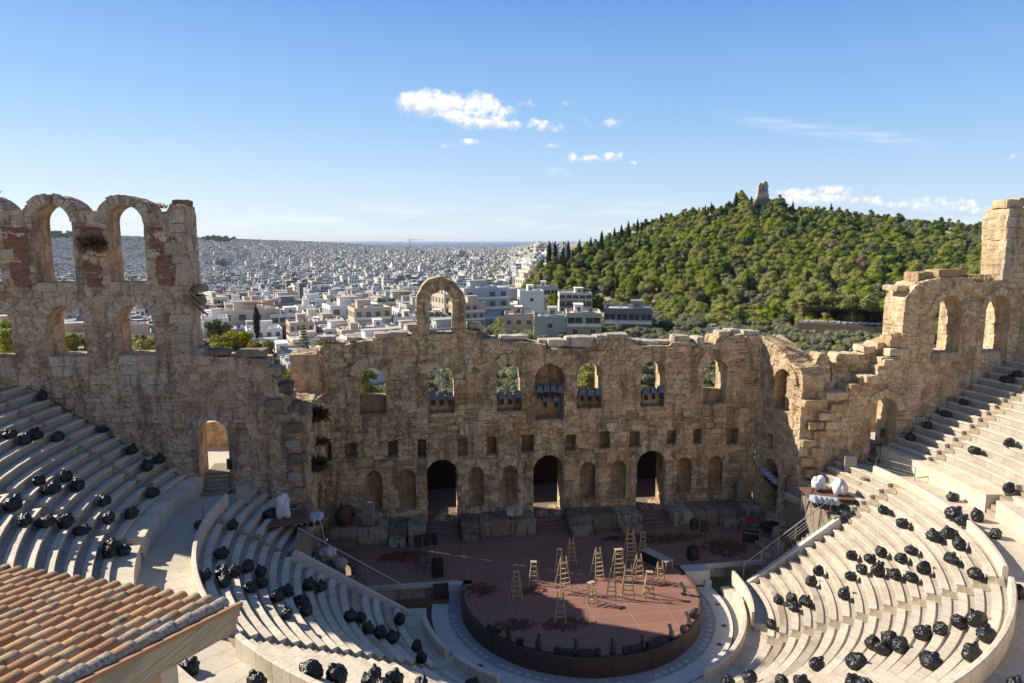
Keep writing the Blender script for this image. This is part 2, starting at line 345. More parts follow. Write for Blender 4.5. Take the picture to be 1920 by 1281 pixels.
def limestone(name, cols, ochre=.45, dirt=.5, joint=(.17,.125,.09), jf=.7, okc=(.36,.20,.09)):
    m, nt, b = newmat(name); tc = nd(nt, 'TexCoord').outputs['Object']
    blk = nd(nt, 'Attribute', attribute_name='blk').outputs['Fac']; jn = nd(nt, 'Attribute', attribute_name='jnt').outputs['Fac']
    big = nd(nt, 'TexNoise', {'Vector': tc, 'Scale': .28, 'Detail': 5., 'Roughness': .6}).outputs[0]
    med = nd(nt, 'TexNoise', {'Vector': tc, 'Scale': 1.6, 'Detail': 7., 'Roughness': .68}).outputs[0]
    fin = nd(nt, 'TexNoise', {'Vector': tc, 'Scale': 9., 'Detail': 6., 'Roughness': .7}).outputs[0]
    vv = nd(nt, 'VectorMath', {0: tc, 1: (1.5, 1.5, .28)}, operation='MULTIPLY').outputs[0]
    stk = nd(nt, 'TexNoise', {'Vector': vv, 'Scale': .9, 'Detail': 6., 'Roughness': .65}).outputs[0]
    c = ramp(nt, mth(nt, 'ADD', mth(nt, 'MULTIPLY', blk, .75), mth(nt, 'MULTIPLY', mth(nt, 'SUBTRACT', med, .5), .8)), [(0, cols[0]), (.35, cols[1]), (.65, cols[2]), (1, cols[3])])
    c = mixc(nt, mth(nt, 'MULTIPLY', smooth(nt, mth(nt, 'ADD', mth(nt, 'MULTIPLY', big, .6), mth(nt, 'MULTIPLY', med, .5)), .52, .68), ochre), c, okc)
    c = mixc(nt, mth(nt, 'MULTIPLY', smooth(nt, stk, .50, .62), dirt), c, (.13, .10, .075))
    c = mixc(nt, mth(nt, 'MULTIPLY', mth(nt, 'SUBTRACT', 1., jn), jf), c, joint)
    c = mixc(nt, 1., c, ramp(nt, fin, [(.3, (.5,.48,.46)), (.5, (1,1,1)), (.7, (1.25,1.24,1.2))]), 'MULTIPLY')
    nt.links.new(c, b.inputs['Base Color']); b.inputs['Roughness'].default_value = .92; b.inputs['Specular IOR Level'].default_value = .2
    vor = nd(nt, 'TexVoronoi', {'Vector': tc, 'Scale': 3.2}).outputs['Distance']
    crk = nd(nt, 'TexVoronoi', {'Vector': nd(nt, 'VectorMath', {0: tc, 1: nd(nt, 'VectorMath', {0: nd(nt, 'TexNoise', {'Vector': tc, 'Scale': 2.5, 'Detail': 3.}).outputs[1], 1: (.5,.5,.5)}, operation='MULTIPLY').outputs[0]}, operation='ADD').outputs[0], 'Scale': 1.9}, feature='DISTANCE_TO_EDGE').outputs['Distance']
    h = mth(nt, 'ADD', mth(nt, 'MULTIPLY', fin, .7), mth(nt, 'ADD', mth(nt, 'MULTIPLY', med, .6), mth(nt, 'ADD', mth(nt, 'MULTIPLY', vor, .35), mth(nt, 'MULTIPLY', smooth(nt, crk, 0., .06), .18))))
    nt.links.new(nd(nt, 'Bump', {'Strength': .85, 'Distance': .16, 'Height': h}).outputs[0], b.inputs['Normal'])
    return m
LS = limestone('scaena limestone', [(.37,.265,.15), (.62,.475,.295), (.72,.57,.375), (.86,.74,.54)], .5, .6, joint=(.19,.14,.095), jf=.8)
LL_ = limestone('left wall limestone', [(.40,.295,.20), (.58,.445,.32), (.66,.525,.39), (.86,.76,.61)], .3, .6, joint=(.27,.19,.145), jf=.85)
LR_ = limestone('right wall limestone', [(.44,.315,.185), (.64,.49,.31), (.72,.57,.385), (.84,.73,.55)], .45, .35, joint=(.27,.19,.12), okc=(.46,.26,.11))
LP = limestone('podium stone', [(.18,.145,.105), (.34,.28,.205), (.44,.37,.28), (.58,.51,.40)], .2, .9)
LW = limestone('pale ashlar', [(.46,.39,.30), (.56,.49,.38), (.62,.55,.44), (.72,.66,.55)], .15, .55, jf=.6)
BR = limestone('old red brick', [(.16,.075,.05), (.24,.11,.07), (.29,.14,.09), (.36,.22,.15)], .1, .45, joint=(.30,.23,.18))

def marble(name, c0, c1, c2, stain=.35):
    m, nt, b = newmat(name); uv = nd(nt, 'UVMap').outputs[0]; tc = nd(nt, 'TexCoord').outputs['Object']
    br = nd(nt, 'TexBrick', {'Vector': uv, 'Color1': (*c0, 1), 'Color2': (*c1, 1), 'Mortar': (c0[0]*.45, c0[1]*.42, c0[2]*.38, 1), 'Scale': 1., 'Mortar Size': .018, 'Mortar Smooth': .2, 'Bias': 0., 'Brick Width': 1.15, 'Row Height': 40.}, offset=.5)
    n1 = nd(nt, 'TexNoise', {'Vector': tc, 'Scale': .5, 'Detail': 6., 'Roughness': .65}).outputs[0]
    n2 = nd(nt, 'TexNoise', {'Vector': tc, 'Scale': 3.5, 'Detail': 7., 'Roughness': .7, 'Distortion': 1.2}).outputs[0]
    c = mixc(nt, mth(nt, 'MULTIPLY', smooth(nt, n1, .42, .66), stain*1.3), br.outputs[0], c2)
    c = mixc(nt, mth(nt, 'MULTIPLY', smooth(nt, n2, .5, .7), .5), c, tuple(x*.62 for x in c2))
    nt.links.new(c, b.inputs['Base Color']); b.inputs['Roughness'].default_value = .62; b.inputs['Specular IOR Level'].default_value = .3
    nt.links.new(nd(nt, 'Bump', {'Strength': .3, 'Distance': .03, 'Height': n2}).outputs[0], b.inputs['Normal'])
    return m
MSEAT = marble('seat marble', (.68,.60,.475), (.60,.525,.41), (.49,.39,.265))
MOLD = marble('worn seat marble', (.53,.46,.37), (.44,.37,.285), (.34,.27,.19), .85)
MWALK = marble('walkway marble', (.58,.515,.41), (.52,.455,.355), (.43,.355,.26))
MWHITE = simple('white marble', (.56,.53,.48), .55, bump=.15, var=.1)
MGREY = simple('grey marble paving', (.30,.31,.31), .6, var=.2)
CONC = simple('grey box', (.33,.30,.26), .8, bump=.2, var=.1)
STEEL = simple('galvanised rail', (.42,.40,.37), .45, .7)
WOOD = simple('ladder wood', (.42,.33,.20), .7, var=.2, vs_=6.)
BLK = simple('black metal', (.015,.015,.017), .45, var=.1)
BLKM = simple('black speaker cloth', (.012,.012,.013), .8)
TARP = simple('white tarpaulin', (.60,.60,.60), .6, bump=.9, bs=3.)
DARKW = simple('dark fascia board', (.062,.040,.033), .55, bump=.1)
GLASSD = simple('dark window glass', (.035,.045,.055), .12, var=.3, spec=.8)
DECKW = simple('brown deck board', (.16,.08,.05), .7, bump=.2)
def bagmat():
    m, nt, b = newmat('black bin liner'); tc = nd(nt, 'TexCoord').outputs['Object']
    n = nd(nt, 'TexNoise', {'Vector': tc, 'Scale': 2.6, 'Detail': 4., 'Distortion': 2.4}).outputs[0]
    v = nd(nt, 'TexVoronoi', {'Vector': tc, 'Scale': 4.5}, feature='DISTANCE_TO_EDGE').outputs['Distance']
    b.inputs['Base Color'].default_value = (.012,.013,.015,1); b.inputs['Roughness'].default_value = .3
    nt.links.new(nd(nt, 'Bump', {'Strength': .55, 'Distance': .12, 'Height': mth(nt, 'ADD', n, mth(nt, 'MULTIPLY', v, .8))}).outputs[0], b.inputs['Normal'])
    return m
BAG = bagmat()

# ================================================================== THE THEATRE
X, Y, Z = Vector((1,0,0)), Vector((0,1,0)), Vector((0,0,1))
def ring_stones(S, uc, zs, r, rw, P, n, a0=0, a1=PI, dep=.28, proud=.05, seed=0):
    """voussoirs of an arch; P(u, z, d) maps to the world"""
    rr = random.Random(seed)
    for k in range(n):
        t0 = a0+(a1-a0)*k/n+.012; t1 = a0+(a1-a0)*(k+1)/n-.012; ro = r+rw*rr.uniform(.85, 1.2); pr = proud+rr.uniform(-.02, .05); ri = r-.01
        b = len(S.V); bv = rr.random()
        for (rad, t, d) in ((ri,t0,pr),(ri,t1,pr),(ro,t1,pr),(ro,t0,pr),(ri,t0,-dep),(ri,t1,-dep),(ro,t1,-dep),(ro,t0,-dep)):
            S.V.append(tuple(P(uc+rad*math.cos(t), zs+rad*math.sin(t), d+rr.uniform(-.012, .012)))); S.B.append(bv); S.J.append(.9)
        S.F += [tuple(b+i for i in f) for f in ((0,1,2,3),(0,4,5,1),(1,5,6,2),(2,6,7,3),(3,7,4,0))]
def slabs(S, cells, P, seed, proud=.06, dep=.3):
    """squared facing blocks standing a little proud: cells (u0, u1, z0, z1)"""
    rr = random.Random(seed)
    for (u0, u1, z0, z1) in cells:
        c = P((u0+u1)/2, (z0+z1)/2, proud-dep/2+rr.uniform(-.03, .04)); S.k += 1
        d = P(1, 0, 0)-P(0, 0, 0); rz = math.atan2(d.y, d.x)
        rblock(S.V, S.F, S.B, S.J, c, (u1-u0-.03, dep, z1-z0-.03), rz, seed*7+S.k, cuts=3, amp=.02)

# ---- stage wall (scaenae frons)
SW = empty('stage_wall', (0, 11, 1.2), label='tall ruined limestone stage wall with arched windows across the back of the stage', cat='wall')
def att(o, root):
    o.parent = root; o.matrix_parent_inverse = root.matrix_basis.inverted(); return o
top = [(17.9,16.6),(16.5,16.55),(16.3,16.75),(14.06,16.5),(13.9,15.95),(12.0,15.85),(11.6,16.2),(10.2,16.15),(10.0,15.9),(8.0,15.95),(7.2,16.05),(5.9,16.6),(3.66,16.42),(3.5,15.8),(-.3,15.9),(-.35,16.2),(-2.2,16.5),(-4.1,16.55),(-4.2,16.75),(-5.4,16.75),(-5.5,17.45),(-6.6,17.5),
       (-6.75,18.4),(-6.7,19.7),(-6.95,20.5),(-7.6,21.25),(-8.6,21.7),(-9.5,21.5),(-10.1,20.95),(-10.5,20.1),(-10.6,19.0),(-10.45,17.6),(-10.9,17.55),(-11.0,17.1),(-12.2,17.1),(-13.6,16.8),(-15.0,16.75),(-15.9,16.5),(-17.3,16.6),(-17.9,16.35)]
out = [(-17.9,.9),(17.9,.9)]+top
H = []
WINX = (-14.05, -8.7, -3.28, 3.3, 8.65, 14.05)
for i, x in enumerate(WINX): H.append((arch(x, 2.06, 10.85 if i not in (0,) else 10.95, 14.7), None))
H.append((arch(0, 2.4, 10.05, 14.68), 1.05))
H.append((arch(-8.63, 1.85, 17.2, 20.65), None))
for x in (-8.75, -.05, 8.72): H.append((arch(x, 2.5, 1.9 if abs(x) > 1 else 1.9, 7.1), None))
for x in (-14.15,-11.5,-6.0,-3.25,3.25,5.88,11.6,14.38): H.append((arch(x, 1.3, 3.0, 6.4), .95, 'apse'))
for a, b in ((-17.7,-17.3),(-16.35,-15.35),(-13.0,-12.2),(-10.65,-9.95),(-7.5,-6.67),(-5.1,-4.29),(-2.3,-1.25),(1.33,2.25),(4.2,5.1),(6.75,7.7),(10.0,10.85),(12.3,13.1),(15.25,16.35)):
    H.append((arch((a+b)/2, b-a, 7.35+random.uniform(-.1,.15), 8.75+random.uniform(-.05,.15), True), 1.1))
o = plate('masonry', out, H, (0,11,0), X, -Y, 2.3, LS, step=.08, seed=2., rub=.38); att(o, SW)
Pf = lambda u, z, d: Vector((u, 11-d, z))
S = Stones()
for i, x in enumerate(WINX): ring_stones(S, x, 14.7-1.03, 1.03, .75, Pf, 11, seed=i)
ring_stones(S, 0, 14.68-1.2, 1.2, .7, Pf, 13, seed=9)
for i, x in enumerate((-8.75, -.05, 8.72)): ring_stones(S, x, 7.1-1.25, 1.25, .62, Pf, 13, seed=20+i)
for i, x in enumerate((3.25,5.88,11.6,14.38,-6.0,-3.25)): ring_stones(S, x, 6.38-.63, .64, .38, Pf, 9, seed=30+i, proud=.03)
ring_stones(S, -8.63, 20.65-.93, .94, .62, Pf, 13, seed=44, proud=.08)
att(S.build('arch_ring', LS), SW)
S = Stones()
for i, x in enumerate(WINX): S.add((x, 12.55, 11.35 if i else 11.6), (2.2, 1.2, 1.1 if i else 1.3), amp=.04)
att(S.build('window_parapet', LS), SW)
S = Stones(); rr = random.Random(5)
# loose coping stones along the ruined top
for (x, z, l, h) in ((-17.4,16.85,1.2,.6),(-15.4,16.85,1.1,.35),(-13.2,17.05,1.3,.5),(-12.0,17.25,1.5,.35),(-5.9,17.7,1.1,.5),(-.1,16.35,1.3,.3),(2.6,16.3,2.4,.9),(.6,16.25,1.4,.6),(5.6,16.75,1.8,.4),(4.6,16.6,1.6,.5),(7.0,16.2,1.7,.35),(9.0,16.1,2.2,.3),(11.2,16.35,1.3,.6),(12.6,16.25,.7,.7),(14.8,16.75,1.0,.5),(15.9,16.8,.9,.55),(16.8,16.75,.9,.5),(17.5,16.7,.9,.45),(-10.9,17.75,.9,.5),(-2.8,16.75,2.2,.3)):
    S.add((x, 11.9+rr.uniform(-.2,.5), z), (l, 1.4, h), rr.uniform(-.1,.1), amp=.06)
for k in range(26):
    x = rr.uniform(-17.5, 17.5); z_ = np.interp(x, [-17,-12,-11,-6,-5,0,3.4,4,6,8,12,13.8,14,17.5], [16.4,17.0,17.4,17.4,16.7,15.9,15.8,16.4,16.4,15.9,15.9,15.9,16.5,16.5]); S.add((x, 12.2+rr.uniform(-.9,.8), z_), (rr.uniform(.3,.9), rr.uniform(.4,.9), rr.uniform(.2,.45)), rr.uniform(-.6,.6), amp=.08)
att(S.build('coping_stone', LW), SW)
S = Stones()
slabs(S, [(-7.3,-5.6,9.0,10.1),(-2.4,-1.6,3.0,5.0)], Pf, 3, .05)
for k in range(120):   # irregular proud blocks between the storeys
    u = rr.uniform(-17.5, 17.5); z = rr.choice((2.9, 7.0, 9.1, 9.6, 10.2, 15.0, 15.5, 9.1, 10.2))+rr.uniform(-.15, .15); wd = rr.uniform(.5, 1.5); h = rr.uniform(.28, .5)
    if any(min(p[0] for p in hh[0])-.1 < u+wd/2 and max(p[0] for p in hh[0])+.1 > u-wd/2 and min(p[1] for p in hh[0])-.1 < z+h/2 and max(p[1] for p in hh[0])+.1 > z-h/2 for hh in H): continue
    slabs(S, [(u-wd/2, u+wd/2, z-h/2, z+h/2)], Pf, 100+k, rr.uniform(.02, .14))
att(S.build('projecting_stone', LS), SW)

# ---- hall behind the three doors, blocked with black drapes
hl = empty('back_hall', (0, 15, 1.9), label='dark vaulted hall behind the three stage doors', cat='building')
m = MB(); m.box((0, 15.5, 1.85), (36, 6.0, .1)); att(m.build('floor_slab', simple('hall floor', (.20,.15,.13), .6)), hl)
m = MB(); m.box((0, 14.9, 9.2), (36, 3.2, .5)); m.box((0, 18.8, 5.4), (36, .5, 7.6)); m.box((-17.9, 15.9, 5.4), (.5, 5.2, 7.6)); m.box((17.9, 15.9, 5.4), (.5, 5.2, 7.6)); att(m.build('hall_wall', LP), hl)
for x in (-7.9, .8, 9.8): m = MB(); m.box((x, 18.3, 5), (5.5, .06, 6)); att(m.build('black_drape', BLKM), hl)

# ---- side walls of the stage
def sidewall(s, lab):
    r = empty('stage_side_wall', (s*17.9, 8.5, 1.2), label=lab, cat='wall')
    a = Vector((s*17.9, 11, 0)); b = Vector((s*(18.9 if s > 0 else 18.25), 6.0, 0)); U = (b-a).normalized(); L = (b-a).length
    N = Vector((-s*abs(U.y), 0, 0))+Vector((0, -s*U.x*(-1 if s < 0 else 1)*0, 0)); N = Z.cross(U).normalized(); 
    if N.x*s > 0: N = -N
    tp = [(L,14.1),(L-.5,14.7),(L-1.5,14.9),(L-2.2,15.5),(L-3.2,16.0),(.4,16.5),(0,16.6)] if s > 0 else [(L,12.2),(L-.8,12.6),(L-1.6,12.7),(L-1.9,13.0),(1.2,13.2),(1.1,16.0),(0,16.3)]
    hs = [(arch(2.95, 2.1, 10.9, 14.3), 1.3),(arch(1.75, .8, 7.3, 8.7, True), .6),(arch(2.1, 1.8, 2.0, 6.6), 1.6),(arch(4.3, 1.0, 2.6, 5.9), .5, 'apse')] if s > 0 else [(arch(2.1, 1.8, 2.0, 6.6), 1.4)]
    o = plate('masonry', [(0,.5),(L,.5)]+tp, hs, a, U, N, 2.0, LR_ if s > 0 else LS, step=.12, seed=4.+s, rub=.6); att(o, r)
    return r, a, U, N, L
sr, sa, sU, sN, sL = sidewall(1, 'sunlit inner side wall joining the right end of the stage wall')
Ps = lambda u, z, d: sa+sU*u+Z*z+sN*d
S = Stones(); ring_stones(S, 2.95, 14.3-1.05, 1.05, .5, Ps, 9, seed=60); ring_stones(S, 2.1, 6.6-.9, .9, .45, Ps, 9, seed=61); att(S.build('arch_ring', LR_), sr)
sl = sidewall(-1, 'shaded inner side wall with hanging shrubs at the left end of the stage')[0]

# ---- left arcade wall
LW_ = empty('arcade_wall', (-30, 6, 7), label='tall left wall with two storeys of open arches above the shaded seats', cat='wall')
UC = (-42.6, -38.15, -33.72, -29.3); UL = (-42.2, -37.85, -33.42, -29.15)
def arcs(cs, zs, ro, zv):
    o = []; h = math.sqrt(max(0, ro*ro-(zv-zs)**2)); a0 = math.asin((zv-zs)/ro)
    for c in cs: o += [(c+ro*math.cos(t), zs+ro*math.sin(t)) for t in [a0+(PI-2*a0)*k/12 for k in range(13)]]
    return o
right = [(-18.2,.3),(-18.2,2.0),(-18.5,5.2),(-18.85,6.5),(-18.85,10.0),(-18.8,12.3),(-19.3,12.9),(-19.35,13.75),(-20.1,13.95),(-20.2,14.9),(-20.75,15.3),(-20.8,16.35),(-22.0,16.45),(-24.8,16.7),(-25.6,16.9),(-25.6,21.2),(-25.45,21.5),(-25.5,26.2),(-25.55,26.75),(-26.4,26.85),(-26.7,26.35)]
out = [(-44.5,.3)]+right+arcs(UC[::-1], 25.55, 1.83, 26.35)+[(-44.5,26.3)]
H = [(arch(c, 2.3, 21.75, 26.78), None) for c in UC]+[(arch(c, 2.3, 16.85, 20.25), None) for c in UL]+[(arch(-24.7, 2.05, 6.9, 12.2), None)]
o = plate('masonry', out, H, (0,6,0), X, -Y, 2.3, LL_, step=.095, seed=6., rub=.72, ch=.5); att(o, LW_)
Pl = lambda u, z, d: Vector((u, 6-d, z))
S = Stones()
for i, c in enumerate(UC): ring_stones(S, c, 25.62, 1.15, .6, Pl, 13, seed=70+i, proud=.04)
for i, c in enumerate(UL): ring_stones(S, c, 19.1, 1.15, .62, Pl, 13, seed=80+i, proud=.03)
ring_stones(S, -24.7, 11.18, 1.03, .45, Pl, 11, seed=88, proud=.02); att(S.build('arch_ring', LW), LW_)
S = Stones(); cells = []
for c in UC: cells += [(c-1.25, c, 21.15, 21.75),(c, c+1.3, 21.15, 21.75)]
for c in UL: cells += [(c-1.25, c+.1, 16.2, 16.85),(c+.1, c+1.3, 16.2, 16.85),(c-1.1, c+.2, 15.5, 16.18),(c+.2, c+1.2, 15.5, 16.18)]
cells += [(-30.6,-29.7,14.8,15.5),(-29.7,-28.7,14.8,15.5),(-28.7,-27.8,14.8,15.5),(-28.8,-27.1,14.0,14.75)]
z = 21.5; k = 0
while z < 26.2:            # squared quoins at the free end of the wall
    h = .62 if k % 3 else .8; wd = 1.4 if k % 2 else .95; cells.append((-25.55-wd, -25.52, z, min(26.2, z+h))); z += h; k += 1
z = 17.0; k = 0
while z < 19.2: cells.append((-25.6-(1.35 if k % 2 else .8), -25.55, z, z+.62)); z += .64; k += 1
for c in UC[1:]:
    for q in range(3): cells.append((c+1.2, c+1.2+.55+.3*(q % 2), 22.0+q*1.3, 22.6+q*1.3))
    cells.append((c+1.25, c+2.0, 25.6, 26.25)); cells.append((c+2.1, c+3.05, 25.5, 26.2))
slabs(S, cells, Pl, 5, .04); att(S.build('ashlar_facing', LW), LW_)
for c, wd in ((-27.0, .95), (-31.5, .85), (-35.9, .8), (-40.3, .8)):
    o = plate('brick_panel', [(c-wd,24.9),(c-wd*.8,23.6),(c-wd*.55,23.4),(c-wd*.6,22.6),(c-wd*.4,21.5),(c+wd*.6,21.45),(c+wd*.7,22.5),(c+wd*.95,23.3),(c+wd*.9,25.3),(c-wd*.95,25.35)][::1], [], (0,5.97,0), X, -Y, .3, BR, step=.1, seed=c, rub=0., ch=.13, amp=.35, back=False); att(o, LW_)
S = Stones()
for (x, z, l, h, dy) in ((-21.9,16.75,1.9,.5,.5),(-24.2,16.85,1.6,.35,.6),(-20.3,15.5,1.0,.6,.4),(-21.4,16.2,1.4,.4,.3),(-19.7,14.3,.9,.6,.5),(-20.4,13.3,1.2,.6,-.1),(-19.2,12.9,.8,.6,.4),(-19.9,12.3,1.1,.6,-.05),(-19.1,11.5,1.0,.7,0),(-19.3,10.4,.9,.6,-.1),(-19.0,9.3,1.0,.7,-.05),(-19.2,8.0,1.0,.7,-.1),(-18.9,6.9,.9,.6,-.1),(-18.7,5.6,1.1,.9,-.1),(-18.5,4.2,1.2,1.0,-.1),(-18.6,3.0,1.3,1.0,-.1),(-18.4,1.8,1.3,1.0,-.2),(-26.0,26.9,1.0,.5,.9),(-25.3,21.2,.9,.5,.8),(-25.4,20.4,.7,.7,1.0),(-25.3,16.9,.9,.7,.6)):
    S.add((x, 6+dy+.3, z), (l, 1.5, h), random.uniform(-.12,.12), amp=.09)
att(S.build('broken_stone', LP), LW_)
m = MB(); m.bar((-25.7,5.6,20.9),(-24.9,6.6,19.6),.12); m.bar((-25.5,5.7,21.1),(-24.7,6.9,19.9),.12); m.bar((-26.6,5.75,20.6),(-25.3,5.75,20.1),.05); m.bar((-25.4,5.6,20.7),(-24.7,6.7,19.4),.1)
att(m.build('wooden_prop', simple('weathered timber', (.20,.16,.12), .9)), LW_)

# ---- right arcade wall
RW = empty('arcade_wall', (30, 6, 7), label='right arcade wall stepping up over a doorway beside the sunlit seats', cat='wall')
out = [(18.9,.3),(44.5,.3),(44.5,27.4),(40,27.2),(36.6,27.0),(35.3,26.9),(35.1,25.75),(35.45,21.35),(33.0,21.2),(32.5,21.55),(29.95,21.6),(29.5,21.5),(28.0,21.2),(27.35,20.5),(27.0,19.9),(27.0,15.45),(25.35,15.4),(25.5,14.75),(25.1,14.7),(25.1,14.0),(23.7,14.0),(23.7,13.4),(22.65,13.35),(22.5,12.75),(20.25,12.8),(20.25,12.1),(18.9,12.1)]
H = [(arch(30.9, 2.15, 15.65, 20.2), None),(arch(35.2, 2.15, 15.65, 20.15), None),(arch(39.5, 2.2, 15.65, 20.2), None),(arch(39.4, 2.3, 21.8, 26.3), None),(arch(26.0, 2.15, 6.9, 12.2), None)]
o = plate('masonry', out, H, (0,6,0), X, -Y, 2.4, LR_, step=.095, seed=8., rub=.5, ch=.48); att(o, RW)
o = plate('rubble_core', [(18.95,11),(27.2,12.5),(27.2,16.8),(26.2,16.5),(25.5,16.3),(24.9,15.75),(24.5,15.5),(22.5,15.6),(22.35,15.3),(22.1,13.9),(21.9,13.2),(21.7,15.3),(21.4,15.65),(20.9,15.65),(20.6,15.2),(20.4,14.6),(19.4,14.5),(18.95,14.2)], [], (0,7.1,0), X, -Y, 1.35, LR_, step=.12, seed=9., rub=1., amp=1.5, rough=.12); att(o, RW)
S = Stones()
for i, c in enumerate((30.9, 35.2, 39.5)): ring_stones(S, c, 20.2-1.08, 1.08, .5, Pl, 11, seed=90+i, proud=.03)
ring_stones(S, 26.0, 12.2-1.08, 1.08, .55, Pl, 11, seed=95, proud=.03); att(S.build('arch_ring', LR_), RW)
S = Stones(); cells = [(29.7,32.1,14.95,15.6),(34.2,36.3,14.95,15.6),(38.4,40.6,14.95,15.6),(32.7,34.3,13.2,13.9)]
z = 21.4; k = 0
while z < 26.6: cells.append((35.2, 36.5 if k % 2 else 36.1, z, min(26.9, z+.8))); z += .82; k += 1
slabs(S, cells, Pl, 6, .04); att(S.build('ashlar_facing', LW), RW)
S = Stones()
for (x, z, l, h, dy) in ((27.4,20.75,1.8,.45,.8),(29.0,21.6,1.5,.8,.8),(28.6,20.9,1.6,.7,.3),(31.5,21.85,2.6,.7,1.1),(34.0,21.5,1.6,.5,1.2),(27.0,16.6,1.8,.9,.3),(26.0,16.2,1.2,.6,1.0),(25.0,15.9,1.0,.5,1.2),(26.7,15.8,1.6,.6,0),(26.2,15.0,1.4,.6,-.1),(24.4,13.75,1.1,.6,-.15),(23.2,13.1,1.0,.6,-.1),(21.6,12.5,1.8,.6,-.15),(19.6,12.0,1.5,.6,-.2),(21.8,11.6,1.3,.6,-.2),(20.7,10.9,1.1,.6,-.15),(21.3,10.2,1.0,.6,-.15),(20.0,10.2,1.2,.6,-.2),(20.4,9.5,1.1,.6,-.2),(19.5,8.8,1.1,.6,-.15),(20.2,8.1,1.2,.7,-.2),(19.5,7.3,1.2,.7,-.1),(19.9,6.4,1.3,.7,-.25),(19.3,5.5,1.0,.8,-.25),(20.5,5.0,1.5,.6,-.3),(19.5,4.2,1.3,1.0,-.35),(19.4,3.1,1.3,1.0,-.3),(19.6,2.0,1.2,1.0,-.3),(35.9,27.3,1.4,.7,.5),(37.6,27.5,1.8,.6,.8)):
    S.add((x, 6+dy+.5, z), (l, 1.5, h), random.uniform(-.1,.1), amp=.09)
att(S.build('broken_stone', LR_), RW)

# ---- terraces, steps and walls seen through the two side doors
def doorway(s, xc, wd, lab):
    r = empty('door_steps', (xc, 6, 7), label=lab, cat='steps')
    m = MB()
    for k in range(6): m.box((xc, 5.55+k*.42+.9, 6.9+(k+1)*.155), (wd-.08, 2.2, .31), mi=0)
    return att(m.build('stair_flight', MWALK), r)
doorway(-1, -24.7, 2.05, 'marble steps climbing through the arched doorway of the left wall')
doorway(1, 26.0, 2.15, 'marble steps climbing through the arched doorway of the right wall')
def terrace(s, xc):
    m = MB(); m.box((xc, 13.6, 7.4), (14, 10.5, 1.0)); o = m.build('side_terrace', simple('terrace paving', (.50,.46,.38), .8, bump=.2)); tag(o, kind='structure'); return o
terrace(-1, -26); terrace(1, 27)
for s, x0, x1, y, h, lab in ((-1,-30,-20,14.2,2.0,'low pale stone wall beyond the left doorway'),(1,26.6,32,12.0,4.2,'rough stone wall standing behind the right doorway')):
    o = plate('terrace_wall', [(x0,6.5),(x1,6.5),(x1,7.9+h),((x0+x1)/2,8.1+h),(x0,7.8+h)], [], (0,y,0), X, -Y, .8, LR_, step=.2, seed=11+s, rub=.4); tag(o, lab, 'wall')

# ---- seats
def seat_profile(w_=.66, h=.40): return [(.05,-h),(.05,-.11),(-.02,-.095),(-.02,0.),(.36,0.),(.36,-.05),(.40,-.09),(w_+.05,-.075)]
def ring(name, prof, r, z, spans, mat, parent=None, da=1.6, caps=True, tread=None):
    V = []; F = []; MI = []; UVs = []; n = len(prof); cum = [0]
    for a, b in zip(prof[:-1], prof[1:]): cum.append(cum[-1]+math.hypot(b[0]-a[0], b[1]-a[1]))
    for (a0, a1) in spans:
        k = max(2, int(abs(math.degrees(a1-a0))/da)+1); base = len(V)
        for i in range(k+1):
            t = a0+(a1-a0)*i/k
            for (dr, dz), c in zip(prof, cum):
                j = .012*math.sin(i*12.9+dr*7+r*5)+.010*math.sin(i*3.7+r*9)
                V.append(((r+dr)*math.cos(t), (r+dr)*math.sin(t), z+dz+(j if dz > -.2 else 0))); UVs.append((t*r*1.0+r*.37, c*.5+r*3.1))
        for i in range(k):
            for q in range(n-1): a = base+i*n+q; F.append((a, a+n, a+n+1, a+1)); MI.append(1 if tread and q in (0, n-2) else 0)
        if caps:
            for i, fl in ((0, False), (k, True)):
                f = [base+i*n+q for q in range(n)]
                dr, dz = prof[-1]; t = a0 if i == 0 else a1
                V.append(((r+dr)*math.cos(t), (r+dr)*math.sin(t), z+prof[0][1])); UVs.append((r, r)); f.append(len(V)-1); F.append(tuple(f[::-1] if fl else f)); MI.append(0)
    return mesh(name, V, F, [mat, tread] if tread else mat, parent, uv=UVs, mi=MI)
MTREAD = marble('foot strip marble', (.47,.42,.355), (.41,.36,.30), (.33,.275,.21), .5)
def spans(a0, a1, cuts, hw, r):
    out = []; cur = a0
    for c in sorted(cuts):
        if c-hw/r <= a0 or c+hw/r >= a1: continue
        out.append((cur, c-hw/r)); cur = c+hw/r
    out.append((cur, a1)); return out
NL = 17; RL0 = 12.0; W_L = .66; HL = .396
lowA = [R(-180), R(-144), R(-108), R(-72), R(-36), R(0)]
upA = [R(-185.5)]+[R(-169+18*k) for k in range(9)]+[R(-11), R(4)]; upA = [R(-185.2), R(-170), R(-148), R(-130), R(-112), R(-94), R(-76), R(-58), R(-36), R(-11.5), R(3.8)]
LB = empty('lower_seating', (0,0,0), label='lower bank of curved marble seat rows around the orchestra', cat='seating')
def zl(i): return .94+HL*i
lens = []
for i in range(NL):
    r = RL0+W_L*i
    ye = -.45 if r < 18.6 else 5.75
    tR = math.asin(ye/(r+.3)); a0 = -PI-tR; a1 = tR
    sp = spans(a0, a1, lowA[1:5] if r < 18.6 else lowA, .46, r)
    ring('seat_row', seat_profile(W_L, HL+.1), r, zl(i), sp, MOLD if i in (1, 4) else MSEAT, LB, tread=MTREAD)
